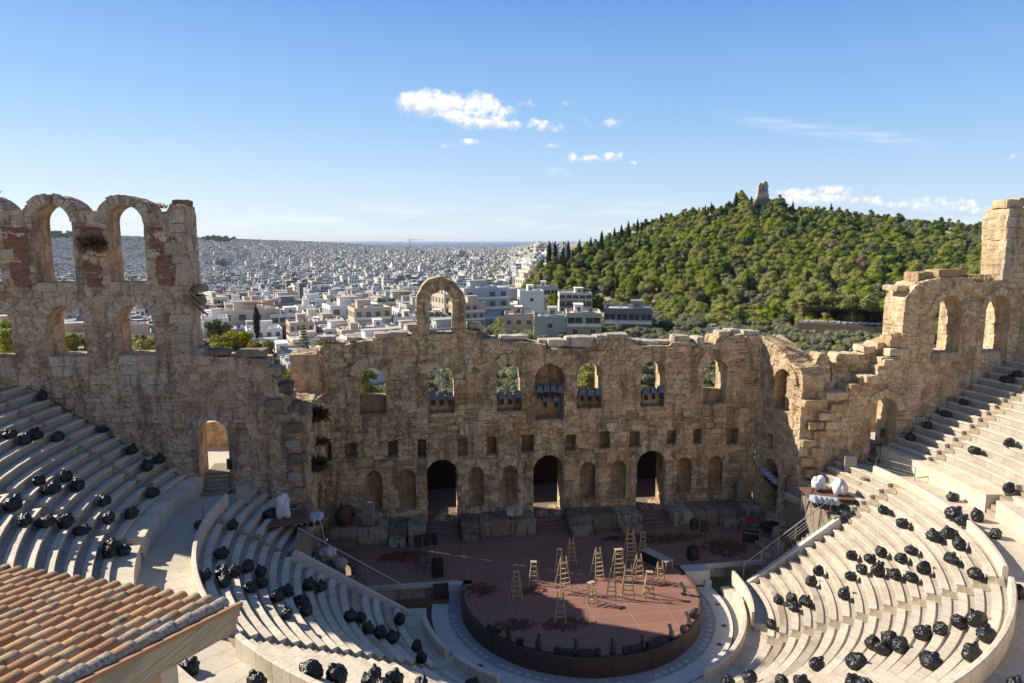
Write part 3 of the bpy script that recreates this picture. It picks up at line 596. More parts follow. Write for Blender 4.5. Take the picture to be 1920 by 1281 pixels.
for ci, c in enumerate(lowA):
    V = []; m = MB()
    for i in range(NL):
        r = RL0+W_L*i
        if ci in (0, 5) and r < 18.6: continue
        for q, (ra, zt) in enumerate(((r, zl(i)-HL*.5-.05), (r+.33, zl(i)-.06))):
            m.box(((ra+.165)*math.cos(c), (ra+.165)*math.sin(c), zt-.3), (.335, .93*1.0, .6), c)
    m.build('aisle_stair', MSEAT, LB)
# sloping slabs closing the cut ends of the rows beside the stage
for s in (-1, 1):
    m = MB()
    a = Vector((s*11.3, -.22, .35)); b = Vector((s*18.5, -.22, 5.12)); m.bar(a, b, .3, .3, up=(0,1,0))
    m.add([(s*11.3,-.36,-.1),(s*18.6,-.36,-.1),(s*18.6,-.36,4.98),(s*11.3,-.36,.28)], [(0,1,2,3)]); m.add([(s*11.3,-.06,-.1),(s*18.6,-.06,-.1),(s*18.6,-.08,4.98),(s*11.3,-.08,.28)], [(0,1,2,3)])
    m.build('end_slab', MWHITE, LB)
# steps beside the slabs on the stage side, cut in the marble
for s in (-1, 1):
    m = MB()
    for k in range(19): m.box((s*(11.7+k*.365), .28, (.3+k*.25)/2-.1), (.37, .62, .5+k*.25))
    m.box((s*18.4, 2.9, 2.6), (.5, 6.2, 5.4))
    m.build('end_stair', MWALK, LB)
# diazoma walkway between the two banks
def annulus(name, r0, r1, z, a0, a1, mat, thick=.0, **k):
    return tag(ring(name, [(0,-thick),(0,0),(r1-r0,0),(r1-r0,-thick)] if thick else [(0,0),(r1-r0,0)], r0, z, [(a0, a1)], mat, caps=bool(thick)), **k)
tW = math.asin(5.9/25.0)
annulus('walkway', 23.15, 26.15, 7.02, -PI-tW, tW, MWALK, kind='structure')
# parapet pieces on the top of the lower bank, one between each pair of stairs
pc = [-PI-R(7)]+[a for a in lowA[1:5]]+[R(7)]
names = ['leftmost','second from the left','middle','second from the right','rightmost']
for q in range(5):
    a0 = pc[q]+(.9/23.3 if q else 0); a1 = pc[q+1]-(.9/23.3 if q < 4 else 0)
    prof = [(0,-1.0),(0,-.05),(.05,.0),(.22,.0),(.27,-.06),(.27,-1.0)]
    if q in (0, 4):
        pass
    tag(ring('parapet', prof, 23.2, 8.02 if q < 4 else 7.78, [(a0, a1)], MSEAT), '%s curved white marble parapet between the walkway and the lower seats' % names[q], 'parapet', 'curved parapets along the walkway')
NU = 15; WU = .68; HU = .462
UB = empty('upper_seating', (0,0,0), label='upper bank of steep marble seat rows above the walkway', cat='seating')
def zu(i): return 8.5+HU*i
tR = math.asin(5.9/26.2)
ring('podium_wall', [(0,-1.3),(0,-.06),(-.04,-.05),(-.04,0.),(1.25,0.)], 26.1, 8.22, spans(-PI-tR, tR, upA[1:-1], .55, 26), MSEAT, UB)
for i in range(NU):
    r = 27.1+WU*i; t = math.asin(5.95/(r+.3))
    ring('seat_row', seat_profile(WU, HU+.1), r, zu(i), spans(-PI-t, t, upA, .42, r), MSEAT, UB, 1.2, tread=MTREAD)
for c in upA:
    m = MB()
    for k in range(4): m.box(((26.3+k*.24)*math.cos(c), (26.3+k*.24)*math.sin(c), 7.0+.15*(k+1)), (.25, .95, .3*(k+1)*1.0), c) if c not in (upA[0], upA[-1]) else None
    for i in range(NU):
        r = 27.1+WU*i
        for (ra, zt) in ((r, zu(i)-HU*.5-.05), (r+.34, zu(i)-.06)): m.box(((ra+.17)*math.cos(c), (ra+.17)*math.sin(c), zt-.3), (.345, .86, .6), c)
    m.build('aisle_stair', MSEAT, UB)
zt_ = zu(NU-1)
annulus('top_walkway', 27.1+WU*NU, 41.5, zt_+.02, -PI-R(8), R(8), simple('dark gravel path', (.16,.14,.12), .95, bump=.3), kind='structure')

# ---- orchestra floor
annulus('orchestra_floor', .0, 8.9, -.004, -PI, PI, MGREY, kind='structure')
annulus('marble_band', 8.86, 9.95, .004, -PI-.15, .15, MWHITE, kind='structure')
annulus('drain_channel', 9.95, 10.35, -.06, -PI-.1, .1, simple('dark drain', (.07,.075,.085), .7), kind='structure')
annulus('orchestra_path', 10.3, 12.06, .30, -PI-.05, .05, MWALK, thick=.5, kind='structure')
m = MB(); me_t = simple('light paving tile', (.50,.48,.43), .6)
for k in range(46):
    t = -PI+.03+k*(PI-.06)/45
    m.box((8.55*math.cos(t), 8.55*math.sin(t), .0), (.3, .3, .012), t+PI/4*(k % 2))
tag(m.build('paving_inlay', me_t), kind='structure')
for q, (a0, a1, nm) in enumerate(((-172,-150,'short curved bench at the left edge of the orchestra'),(-146,-128,'curved marble bench left of the front stage edge'),(-62,-8,'long curved marble bench along the right edge of the orchestra'))):
    o = ring('bench', [(0,-.75),(0,-.05),(.04,0),(.30,0),(.34,-.05),(.34,-.75)], 10.42, .92, [(R(a0), R(a1))], MSEAT); tag(o, nm, 'bench')
for t in (-141, -122, -38, -24, -8):
    m = MB(); c = Vector((9.4*math.cos(R(t)), 9.4*math.sin(R(t)), .012))
    m.tube(c-Vector((0,0,.01)), c+Vector((0,0,.004)), .2, n=16)
    for k in range(4): m.box(c+Vector((0,0,.008)), (.34, .03, .012), k*PI/4, mi=1)
    tag(m.build('drain_cover', [MGREY, BLK]), 'round metal drain cover let into the marble ring, %s' % {-141:'leftmost of them all', -122:'second from the left', -38:'near the lower right platform edge', -24:'right of the platform edge', -8:'rightmost of them all'}[t], 'drain cover', 'drain covers in the marble ring')
# curved white balustrade with a ramp behind it on the right
o = ring('balustrade', [(0,-1.0),(0,0),(.16,0),(.16,-1.0)], 11.0, 1.55, [(R(-27), R(1.5))], MSEAT); tag(o, 'curved white marble balustrade beside the right end of the lower seats', 'balustrade')
o = ring('ramp', [(0,-.6),(0,0),(1.0,.0)], 11.16, .82, [(R(-27), R(-1))], simple('grey ramp board', (.36,.34,.30), .7)); tag(o, 'flat grey ramp behind the curved white balustrade on the right', 'ramp')

# ---- stage
def stagemat():
    m, nt, b = newmat('stage boards'); tc = nd(nt, 'TexCoord').outputs['Object']
    br = nd(nt, 'TexBrick', {'Vector': tc, 'Color1': (.27,.135,.095,1), 'Color2': (.235,.115,.08,1), 'Mortar': (.40,.30,.25,1), 'Scale': 1., 'Mortar Size': .012, 'Mortar Smooth': .1, 'Bias': 0., 'Brick Width': 2.44, 'Row Height': 1.22}, offset=0.)
    n1 = nd(nt, 'TexNoise', {'Vector': tc, 'Scale': .7, 'Detail': 5.}).outputs[0]
    c = mixc(nt, mth(nt, 'MULTIPLY', smooth(nt, n1, .35, .7), .35), br.outputs[0], (.20,.11,.09))
    st = nd(nt, 'TexNoise', {'Vector': nd(nt, 'VectorMath', {0: nd(nt, 'VectorRotate', {'Vector': tc, 'Angle': .5}, rotation_type='Z_AXIS').outputs[0], 1: (2.2,.9,1.)}, operation='MULTIPLY').outputs[0], 'Scale': 1.6, 'Detail': 6., 'Roughness': .7}).outputs[0]
    sep = nd(nt, 'SeparateXYZ', {0: tc}); wet = None
    for (x, y, a, b_) in ((-6.7,.7,1.5,1.3),(-3.3,.1,1.5,.8),(-5.0,-3.9,1.9,1.0),(-1.9,-4.2,2.4,1.0),(3.4,-6.6,1.1,.5),(8.3,1.4,1.0,.7),(12.5,4.5,2.5,2.2),(8.5,6.8,4.5,1.2),(-12,6.5,2.5,1.5),(5.5,7.4,3.0,.8),(-16,4.5,1.5,3.)):
        ex = mth(nt, 'DIVIDE', mth(nt, 'SUBTRACT', sep.outputs[0], x), a); ey = mth(nt, 'DIVIDE', mth(nt, 'SUBTRACT', sep.outputs[1], y), b_)
        g = mth(nt, 'SUBTRACT', 1.15, mth(nt, 'ADD', mth(nt, 'MULTIPLY', ex, ex), mth(nt, 'MULTIPLY', ey, ey)), clamp=True); wet = g if wet is None else mth(nt, 'MAXIMUM', wet, g)
    wf = smooth(nt, mth(nt, 'ADD', mth(nt, 'MULTIPLY', wet, .33), mth(nt, 'MULTIPLY', st, 1.15)), .80, .83)
    c = mixc(nt, mth(nt, 'MULTIPLY', wf, .9), c, (.045,.016,.012)); nt.links.new(c, b.inputs['Base Color'])
    nt.links.new(mth(nt, 'SUBTRACT', .62, mth(nt, 'MULTIPLY', wf, .3)), b.inputs['Roughness']); return m
SM = stagemat()
pf = empty('stage_platform', (0,0,0), label='red-brown boarded stage with a round platform pushed out over the orchestra', cat='stage')
RP = 8.0; a1 = math.asin(2.35/RP)
arcp = [(RP*math.cos(t), RP*math.sin(t)) for t in [a1-(PI+2*a1)*k/72 for k in range(73)]]
P = [(15.0,2.35),(17.4,5.5),(17.4,8.9),(-17.4,8.9),(-17.4,5.5),(-15.2,2.6),(-13,2.35)]+[]
poly = [(14.6,2.35),(15.5,5.2),(17.8,8.9),(17.8,11.1),(-17.8,11.1),(-17.8,8.9),(-15.6,5.2),(-15.2,2.35)]+arcp[::-1]
mesh('stage_floor', [(x, y, 1.2) for x, y in poly], [tuple(range(len(poly)))], SM, pf)
m = MB()
for a, b in zip(arcp[:-1], arcp[1:]): m.add([(*a,1.196),(*b,1.196),(*b,-.02),(*a,-.02)], [(0,1,2,3)])
m.build('round_fascia', DARKW, pf)
for k in range(0, 73, 6): x, y = arcp[k]; m = MB(); m.box((x*1.002, y*1.002, .59), (.02, .02, 1.16)); m.build('fascia_joint', BLK, pf)
m = MB(); m.path([(x*.99, y*.99, 1.22) for x, y in arcp], .035, 5); m.path([(x*.975+random.uniform(-.05,.05), y*.975+random.uniform(-.05,.05), 1.215) for x, y in arcp[3:70:2]], .018, 4); m.build('edge_cable', BLK, pf)
WBD = simple('white painted board', (.50,.49,.46), .6)
for xx, ww in ((-11.6,7.2),(11.3,6.6)): m = MB(); m.box((xx,2.28,1.0), (ww,.12,.34)); m.build('stage_edge_board', WBD, pf)
for s, x0, x1 in ((-1,-15.2,-7.8),(1,7.9,14.6)):
    o = plate('retaining_wall', [(x0,-.05),(x1,-.05),(x1,.84),(x0,.84)], [], (0,2.5,0), X, -Y, .4, LW, step=.15, seed=15, rub=0., ch=.85, amp=.4, back=False)
    tag(o, 'low marble retaining wall under the %s front of the stage' % ('left' if s < 0 else 'right'), 'wall')
m = MB(); m.box((-9.2,1.95,.62),(1.15,.08,1.15)); m.box((-9.2,2.05,.62),(1.0,.12,.95)); tag(m.build('board_panel', DARKW), 'dark brown square panel leaning on the left stage front', 'panel')
m = MB(); m.box((-7.95,1.9,.95),(1.6,.5,.5)); m.box((-7.95,1.95,.35),(1.5,.4,.7)); tag(m.build('white_box', simple('white box paint', (.48,.48,.46), .6)), 'white painted box between the brown panel and the round platform', 'box')
m = MB(); m.box((8.9,1.75,.65),(1.9,.9,1.05)); m.box((9.7,1.4,.2),(.5,.5,.5)); tag(m.build('white_box', simple('white box paint', (.48,.48,.46), .6)), 'white painted box right of the round platform', 'box')
# door steps up from the stage
for i, x in enumerate((-8.75, -.05, 8.72)):
    m = MB(); 
    for k in range(4): m.box((x, 9.0+k*.42+1.2, 1.2+.0875*(k+1)), (2.5, 2.4, .175*(k+1)))
    tag(m.build('door_steps', simple('step boards', (.17,.10,.085), .6)), 'dark steps climbing into the %s stage door' % ('left', 'middle', 'right')[i], 'steps')
# stone podiums between the doors
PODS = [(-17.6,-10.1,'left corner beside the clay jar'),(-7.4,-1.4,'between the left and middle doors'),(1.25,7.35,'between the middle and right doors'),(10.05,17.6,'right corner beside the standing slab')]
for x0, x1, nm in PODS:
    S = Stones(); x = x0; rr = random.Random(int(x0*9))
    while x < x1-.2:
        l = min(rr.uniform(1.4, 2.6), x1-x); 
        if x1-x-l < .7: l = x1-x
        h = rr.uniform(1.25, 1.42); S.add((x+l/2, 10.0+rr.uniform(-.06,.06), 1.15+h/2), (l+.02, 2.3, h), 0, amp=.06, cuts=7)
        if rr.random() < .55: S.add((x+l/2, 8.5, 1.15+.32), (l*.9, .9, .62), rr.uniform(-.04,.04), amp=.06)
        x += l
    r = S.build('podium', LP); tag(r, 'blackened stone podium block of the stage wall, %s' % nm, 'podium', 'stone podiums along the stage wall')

# ================================================================== THINGS IN THE THEATRE
ORD = ['zeroth','first','second','third','fourth','fifth','sixth','seventh','eighth','ninth','tenth','eleventh','twelfth','thirteenth','fourteenth','fifteenth','sixteenth','seventeenth','eighteenth','nineteenth','twentieth']
# ---- black bin bags pulled over the spotlights on the seats
def bag_mesh(seed):
    rr = random.Random(seed); bm = bmesh.new(); bmesh.ops.create_icosphere(bm, subdivisions=4, radius=.5)
    sx, sy, sz = rr.uniform(.85, 1.2), rr.uniform(.7, .95), rr.uniform(.8, 1.15); o = Vector((seed*5.3, 1, 2)); ta = rr.uniform(0, TAU)
    kn = Vector((math.cos(ta)*.45, math.sin(ta)*.45, .8)).normalized()
    for v in bm.verts:
        n = v.co.normalized(); w_ = n+.25*noise.noise_vector(n*2.0+o); r = 1+.20*noise.noise(n*1.3+o)-.15*(1-abs(noise.noise(w_*2.2+o)))**5-.06*(1-abs(noise.noise(w_*5.0+o)))**5+.12
        fold = math.cos(9*math.atan2(n.cross(kn).dot(Vector((0,0,1)).cross(kn)), n.cross(kn).dot(Vector((1,0,.2)).cross(kn).cross(kn)))); k = max(0, n.dot(kn))
        r += .05*fold*k*(1-k)*3
        if k > .93: r += (k-.93)*5.0
        elif k > .8: r -= .06
        q = v.co*r; q = Vector((q.x*sx, q.y*sy, q.z*sz)); 
        if q.z < -.26*sz: q.z = -.26*sz+(q.z+.26*sz)*.25; q.x *= 1.06; q.y *= 1.06
        v.co = q+Vector((0,0,.36*sz))
    me = bpy.data.meshes.new('bin_bag'); bm.to_mesh(me); bm.free(); me.materials.append(BAG)
    me.polygons.foreach_set('use_smooth', [True]*len(me.polygons)); return me
BM_ = [bag_mesh(i+1) for i in range(9)]
UPL = [(35.9,171.0),(34.2,-179.6),(33.5,-179.9),(33.6,178.3),(32.9,176.4),(32.5,169.8),(30.3,170.5),(29.1,168.7),(28.9,171.8),(31.7,-173.9),(31.1,-173.3),(30.6,-177.0),(29.9,-176.4),(29.1,-176.2),(27.4,176.7),(27.7,-176.2),(28.2,-172.8),(31.5,-166.9),(30.6,-165.0),(30.0,-166.3),(29.4,-167.8),(28.7,-167.7),(27.6,-165.2),(27.1,-166.9),(26.3,-166.6)]
LOL = [(23.8,-179.1),(22.1,-179.2),(21.1,170.9),(22.1,-168.6),(23.0,-160.3),(22.5,-161.6),(21.3,-164.3),(20.7,-167.2),(20.1,-167.5),(22.0,-159.4),(20.6,-160.4),(20.0,-163.4),(19.9,-160.2),(18.8,-163.4),(17.4,-169.2),(16.9,-170.7),(18.0,-161.8),(18.1,-157.9),(19.9,-154.2),(15.5,-161.1),(14.8,-162.5),(15.2,-157.2),(14.6,-156.2),(13.8,-155.9),(12.3,-169.4),(11.8,-154.1),(13.0,-146.4),(25.3,-142.5),(22.1,-133.3),(21.7,-131.3),(24.0,-135.4),(20.5,-130.0),(19.0,-132.9),(19.5,-129.6),(18.4,-131.2),(17.1,-129.6),(12.2,-131.3)]
RGT = [(35.0,6.4),(35.7,6.1),(32.3,8.4),(30.9,9.0),(29.6,9.6),(28.3,10.1),(28.9,-0.3),(30.2,-3.1),(27.7,-11.0),(25.3,-5.8),(21.1,-5.0),(21.0,-11.4),(23.0,-15.5),(23.1,-17.7),(24.8,-13.6),(21.7,-19.3),(22.4,-19.9),(22.3,-24.2),(24.6,-19.7),(21.7,-27.3),(20.4,-20.3),(19.0,-17.0),(18.3,-17.4),(17.5,-13.4),(19.7,-21.4),(15.7,-13.3),(17.0,-20.4),(17.6,-19.8),(18.0,-22.9),(19.0,-25.8),(19.5,-28.8),(20.2,-27.7),(22.3,-33.9),(14.9,-16.3),(16.3,-26.9),(13.0,-17.3),(13.6,-20.1),(13.6,-24.1),(14.2,-23.5),(12.4,-29.0),(23.6,-38.3),(20.6,-48.7),(21.4,-47.7),(22.0,-47.9),(22.8,-52.9),(18.1,-50.9),(18.8,-53.2),(18.8,-49.9),(19.9,-52.7),(20.1,-49.7),(16.6,-56.5),(18.1,-57.5),(21.9,-59.6),(22.9,-58.4),(15.7,-64.1),(17.1,-65.5),(13.9,-63.0),(12.0,-63.0),(19.7,-66.3),(20.4,-66.8),(24.4,-59.6)]
BIG = {(22.0,-47.9), (22.8,-52.9), (21.9,-59.6), (18.1,-57.5), (21.7,-19.3), (22.1,-133.3), (21.7,-131.3), (25.3,-142.5), (23.0,-15.5)}
rec = []
for lst, side in ((UPL, 'left'), (LOL, 'left'), (RGT, 'right')):
    for r, a in lst:
        aa = a-360 if a > 90 else a
        if r < 22.95: i = max(0, min(NL-1, int((r-RL0)/W_L))); z = zl(i); sec = 'lower'; row = NL-i; rs = RL0+i*W_L+.16
        elif r < 26.3: z = 7.35 if r < 23.6 else 7.02; sec = 'walkway'; row = 0; rs = max(r, 22.9)
        elif r < 27.1: z = 8.22; sec = 'upper'; row = 1; rs = 26.7
        else: i = max(0, min(NU-1, int((r-27.1)/WU))); z = zu(i); sec = 'upper'; row = i+2; rs = 27.1+i*WU+.16
        rec.append([side, sec, row, abs(aa+90), rs, R(aa), z, (r, a) in BIG])
cnt = {}
for q in sorted(rec, key=lambda q: -q[3]):
    side, sec, row, _, rs, t, z, big = q; k = (side, sec, row); cnt[k] = cnt.get(k, 0)+1
tot = dict(cnt); cnt = {}
for n_, q in enumerate(sorted(rec, key=lambda q: -q[3])):
    side, sec, row, _, rs, t, z, big = q; k = (side, sec, row); cnt[k] = cnt.get(k, 0)+1
    s = (.86 if big else random.uniform(.66, .80))
    o = inst('bin_bag', BM_[n_ % 9], None, (rs*math.cos(t), rs*math.sin(t), z-.02), (0, 0, random.uniform(0, TAU)), (s*random.uniform(.9,1.12), s, s*random.uniform(.85, 1.15)))
    pos = '' if tot[k] == 1 else ', %s bag from the stage end' % ORD[cnt[k]]
    pos = pos.replace(' bag from the stage end', ' from stage')
    if sec == 'walkway': lab = 'black bin bag on the %s walkway between the seat banks%s' % (side, pos)
    elif sec == 'lower': lab = 'black bin bag, %s lower seats, %s row below walkway%s' % (side, ORD[row], pos)
    else: lab = 'black bin bag, %s upper seats, %s row above walkway%s' % (side, ORD[row], pos)
    tag(o, lab, 'bag', 'black bin bags over the spotlights on the seats')

# ---- wooden step ladders on the stage
def ladder(x, y, h, rz, lab, wide=.55, plat=True, brace=False, spread=.42):
    h *= .87; r = empty('step_ladder', (x, y, 1.2), rz, label=lab, cat='ladder', group='wooden step ladders on the stage'); sp = h*spread
    tw = wide*.62; wb = wide*1.0+h*.09
    for yy in (-1, 1):
        for s in (-1, 1):
            m = MB(); m.bar((s*wb/2, yy*sp/2, 0), (s*tw/2, yy*.05, h+(.16 if not plat and yy < 0 else 0)), .058, .04); m.build('rail', WOOD, r)
    n = max(4, int(h/.29))
    for k in range(1, n):
        t = k/n; m = MB(); ww = wb+(tw-wb)*t; yy = -(sp/2*(1-t)+.05*t); m.box((0, yy, h*t), (ww, .09, .045)); m.build('rung', WOOD, r)
    for k in ((1, n//2, n-1) if not brace else (1,)):
        t = k/n; m = MB(); ww = wb+(tw-wb)*t; m.box((0, (sp/2*(1-t)+.05*t), h*t), (ww, .03, .05)); m.build('rear_rung', WOOD, r)
    if brace:
        m = MB(); m.bar((-wb*.48, -sp*.46, h*.08), (wb*.36, -sp*.28, h*.46), .05, .03); m.bar((wb*.48, -sp*.46, h*.08), (-wb*.36, -sp*.28, h*.46), .05, .03); m.build('cross_brace', WOOD, r)
    if plat: m = MB(); m.box((0, 0, h+.02), (tw+.12, .3, .05)); m.build('top_platform', WOOD, r)
    return r
LAD = [(-4.42,-.58,2.05,8,'cross-braced ladder at the far left of the group',.5,1,1),(-2.96,1.15,1.75,-12,'ladder with a flat top, second from the left',.5,1,0),(-1.17,-.09,2.6,14,'tall ladder on the edge of the shadow, left of centre',.62,0,0),(-.89,2.5,1.9,-20,'ladder half hidden behind the tall left one',.45,1,0),(.27,3.84,2.05,5,'slender ladder standing farthest back left',.45,0,0),(-2.1,-3.65,1.95,-6,'ladder nearest the front stage edge, in shadow',.5,0,0),(1.6,1.4,2.35,12,'ladder with one rail above its top, centre back',.5,0,0),(.27,-1.97,1.6,22,'shortest sunlit ladder in the middle of the platform',.6,1,0),(1.79,-1.51,1.75,-20,'open ladder between the short one and the tall one',.5,0,0),(2.95,.95,2.45,3,'ladder with a wide bright top platform',.72,1,0),(4.6,3.5,2.7,0,'tallest ladder at the back in shadow',.62,0,0),(2.9,-1.5,2.45,-14,'tall sunlit ladder in front of the cluster',.6,0,0),(4.33,.74,1.95,8,'ladder with a coiled rope, left of the table',.5,0,0),(6.01,4.77,1.75,-16,'ladder at the back right, beyond the table',.4,1,0),(5.6,.0,1.65,10,'ladder standing against the corner of the table',.5,0,0),(4.3,-1.6,1.9,-18,'cross-braced sunlit ladder in front of the table',.55,1,1)]
for x, y, h, a, nm, wd, pl, br_ in LAD: ladder(x, y, h, R(a), 'wooden '+nm, wd, bool(pl), bool(br_))
t = empty('table', (6.3, 2.55, 1.2), R(-62), label='long grey table with a dark skirt at the back of the stage', cat='table')
m = MB(); m.box((0,0,.78),(2.5,.75,.05)); m.build('tabletop', simple('grey table board', (.38,.34,.28), .7), t)
for sx in (-1,1):
    for sy in (-1,1): m = MB(); m.box((sx*1.18, sy*.32, .38), (.05,.05,.76)); m.build('leg', WOOD, t)
m = MB(); m.box((-.3,-.3,.4),(1.7,.03,.72)); m.build('underside', BLKM, t)  # upright black sheet below the tabletop, giving the dark underside

# ---- lights along the platform edge
def spot(name, loc, rz, tilt, lab, grp, body=None, s=1.0):
    r = empty(name, loc, rz, label=lab, cat='spotlight', group=grp); body = body or BLK; a = Vector((0, math.cos(tilt), math.sin(tilt)))
    c = Vector((0,0,.42*s)); m = MB(); m.tube(c-a*.22*s, c+a*.1*s, .11*s, .12*s, 10); m.tube(c+a*.1*s, c+a*.42*s, .09*s, .11*s, 10); bo = m.build('lamp_body', body, r)
    m = MB(); m.bar((-.15*s,0,.12*s),(-.15*s,0,.46*s),.03*s); m.bar((.15*s,0,.12*s),(.15*s,0,.46*s),.03*s); m.bar((-.15*s,0,.12*s),(.15*s,0,.12*s),.03*s); m.build('yoke', BLK, r)
    m = MB(); m.tube((0,0,0),(0,0,.05*s),.17*s,n=10); m.tube((0,0,0),(0,0,.14*s),.03*s,n=6); m.build('base', BLK, r)
    m = MB(); m.tube(c+a*.42*s, c+a*.425*s, .1*s, n=10); m.build('lens', GLASSD, bo)
def wedge(loc, rz, lab, s=.85):
    r = empty('stage_monitor', loc, rz, label=lab, cat='speaker', group='stage monitors on the round platform edge')
    m = MB(); V = [(-.42,-.3,0),(.42,-.3,0),(.42,.3,0),(-.42,.3,0),(-.42,.12,.48),(.42,.12,.48),(.42,.3,.42),(-.42,.3,.42),(-.42,-.3,.14),(.42,-.3,.14)]
    m.add([(a*s,b*s,c*s) for a,b,c in V], [(3,2,1,0),(0,1,9,8),(8,9,5,4),(4,5,6,7),(2,3,7,6),(0,8,4,7,3),(1,2,6,5,9)]); cb = m.build('cabinet', BLK, r)
    m = MB(); m.add([(-.36*s,-.285*s,.175*s),(.36*s,-.285*s,.175*s),(.36*s,.105*s,.49*s),(-.36*s,.105*s,.49*s)], [(0,1,2,3)]); m.build('grille', BLKM, cb)
def cube_light(loc, rz, lab):
    r = empty('flood_light', loc, rz, label=lab, cat='floodlight', group='small floodlights on the round platform edge')
    m = MB(); m.box((0,0,.24),(.34,.24,.3)); bo = m.build('lamp_body', BLK, r); m = MB(); m.box((0,.125,.24),(.28,.012,.24)); m.build('lens', GLASSD, bo)
    m = MB(); m.box((0,0,.03),(.3,.2,.05)); m.bar((-.19,0,.05),(-.19,0,.3),.025); m.bar((.19,0,.05),(.19,0,.3),.025); m.build('bracket', BLK, r)
EDGE = [(-6.34,-4.42,'m'),(-5.6,-5.43,'s'),(-4.98,-6.0,'c'),(-4.01,-6.6,'s'),(-3.03,-7.2,'c'),(-2.45,-7.3,'m'),(-1.95,-7.4,'s'),(-1.4,-7.5,'m'),(-.8,-7.65,'c'),(.1,-7.6,'s'),(.85,-7.7,'c'),(1.4,-7.5,'m'),(1.95,-7.45,'s'),(2.5,-7.2,'m'),(3.05,-7.1,'c'),(3.95,-6.65,'s'),(4.9,-6.05,'c'),(5.5,-5.45,'s'),(6.2,-4.4,'m'),(6.65,-1.77,'s')]
kn = {'m':0,'s':0,'c':0}
for x, y, k in EDGE:
    kn[k] += 1; d = math.atan2(-y, -x)-PI/2
    if k == 'm': wedge((x, y, 1.2), d+PI, 'black wedge stage monitor on the platform edge, %s from the left' % ORD[kn[k]])
    elif k == 'c': cube_light((x, y, 1.2), d, 'small black floodlight on the platform edge, %s of its kind from the left' % ORD[kn[k]])
    else: spot('spotlight', (x, y, 1.2), d+random.uniform(-.4,.4), R(62), 'tubular spotlight tilted up on the platform edge, %s from the left' % ORD[kn[k]], 'tubular spotlights on the round platform edge', BLK if x < 3 else simple('worn lamp housing', (.16,.16,.16), .5, .4), 1.05)
# ---- shrouded lamps in the upper windows
SHR = simple('blue grey lamp shroud', (.10,.11,.15), .6, bump=.4, var=.2)
def shroud(loc, lab, grp, rz=0, mt=None, s=1.0):
    r = empty('window_lamp', loc, rz, label=lab, cat='spotlight', group=grp)
    m = MB(); m.add([(-.26*s,-.34*s,.02),(.26*s,-.34*s,.02),(.3*s,.2*s,.12*s),(-.3*s,.2*s,.12*s),(-.2*s,-.22*s,.5*s),(.22*s,-.2*s,.48*s),(.2*s,.2*s,.5*s),(-.2*s,.2*s,.52*s)], [(3,2,1,0),(4,5,6,7),(0,1,5,4),(1,2,6,5),(2,3,7,6),(3,0,4,7)]); m.build('hood', mt or SHR, r)
    m = MB(); m.tube((0,-.05,.1*s),(0,-.28*s,-.42*s),.14*s,.17*s,10); m.build('lamp_body', BLK, r)
    m = MB(); m.bar((-.2*s,.1,.1),(-.2*s,.1,-.45*s),.03); m.bar((.2*s,.1,.1),(.2*s,.1,-.45*s),.03); m.build('yoke', BLK, r)
wn = {1:'second', 2:'third', 3:'fourth', 4:'fifth'}
for wi in (1, 2, 3, 4):
    for k in range(3): shroud((WINX[wi]-.65+k*.65, 10.95+.05*(k % 2), 12.0+random.uniform(-.06,.06)), '%s lamp in a grey hood in the %s upper window from the left' % (('left','middle','right')[k], wn[wi]), 'hooded lamps in the upper windows')
    m = MB(); m.bar((WINX[wi]-1.0,11.15,12.1),(WINX[wi]+1.0,11.15,12.1),.05); m.bar((WINX[wi]-.9,11.15,10.9),(WINX[wi]-.9,11.15,12.1),.05); m.bar((WINX[wi]+.9,11.15,10.9),(WINX[wi]+.9,11.15,12.1),.05)
    tag(m.build('lamp_rail', BLK), 'black pipe carrying the lamps of the %s upper window' % wn[wi], 'pipe')
for k in range(4): shroud((-.87+k*.56, 10.9, 12.35+random.uniform(-.05,.08)), '%s hooded lamp of the top row in the blind central niche' % ORD[k+1], 'hooded lamps in the central niche')
for k in range(2): shroud((-.4+k*.9, 10.95, 11.6), '%s hooded lamp of the lower pair in the blind central niche' % ('left','right')[k], 'hooded lamps in the central niche')
f = empty('lamp_scaffold', (0, 11.2, 10.1), label='steel pipe frame holding the lamps in the blind central niche', cat='scaffold')
for a, b in (((-1.1,0,0),(-1.1,0,2.7)),((1.1,0,0),(1.1,0,2.7)),((-.95,.6,0),(-.95,.6,2.7)),((.95,.6,0),(.95,.6,2.7))): m = MB(); m.tube(a, b, .03, n=6); m.build('upright', STEEL, f)
for z in (1.6, 2.35, 2.7): m = MB(); m.tube((-1.15,0,z),(1.15,0,z),.03,n=6); m.build('crossbar', STEEL, f)
for k in range(4): shroud((sa+sU*(1.35+k*.45)+sN*(.1)+Vector((0,0,5.1+k*-.16))), '%s hooded lamp hanging in the side door right of the stage' % ORD[k+1], 'hooded lamps in the right side door', rz=PI/2, mt=simple('pale lamp shroud', (.38,.42,.50), .6))
m = MB(); m.bar(tuple(sa+sU*1.0+sN*.05+Z*5.65), tuple(sa+sU*3.2+sN*.05+Z*4.95), .06); tag(m.build('lamp_rail', STEEL), 'sloping pipe across the side door right of the stage', 'pipe')

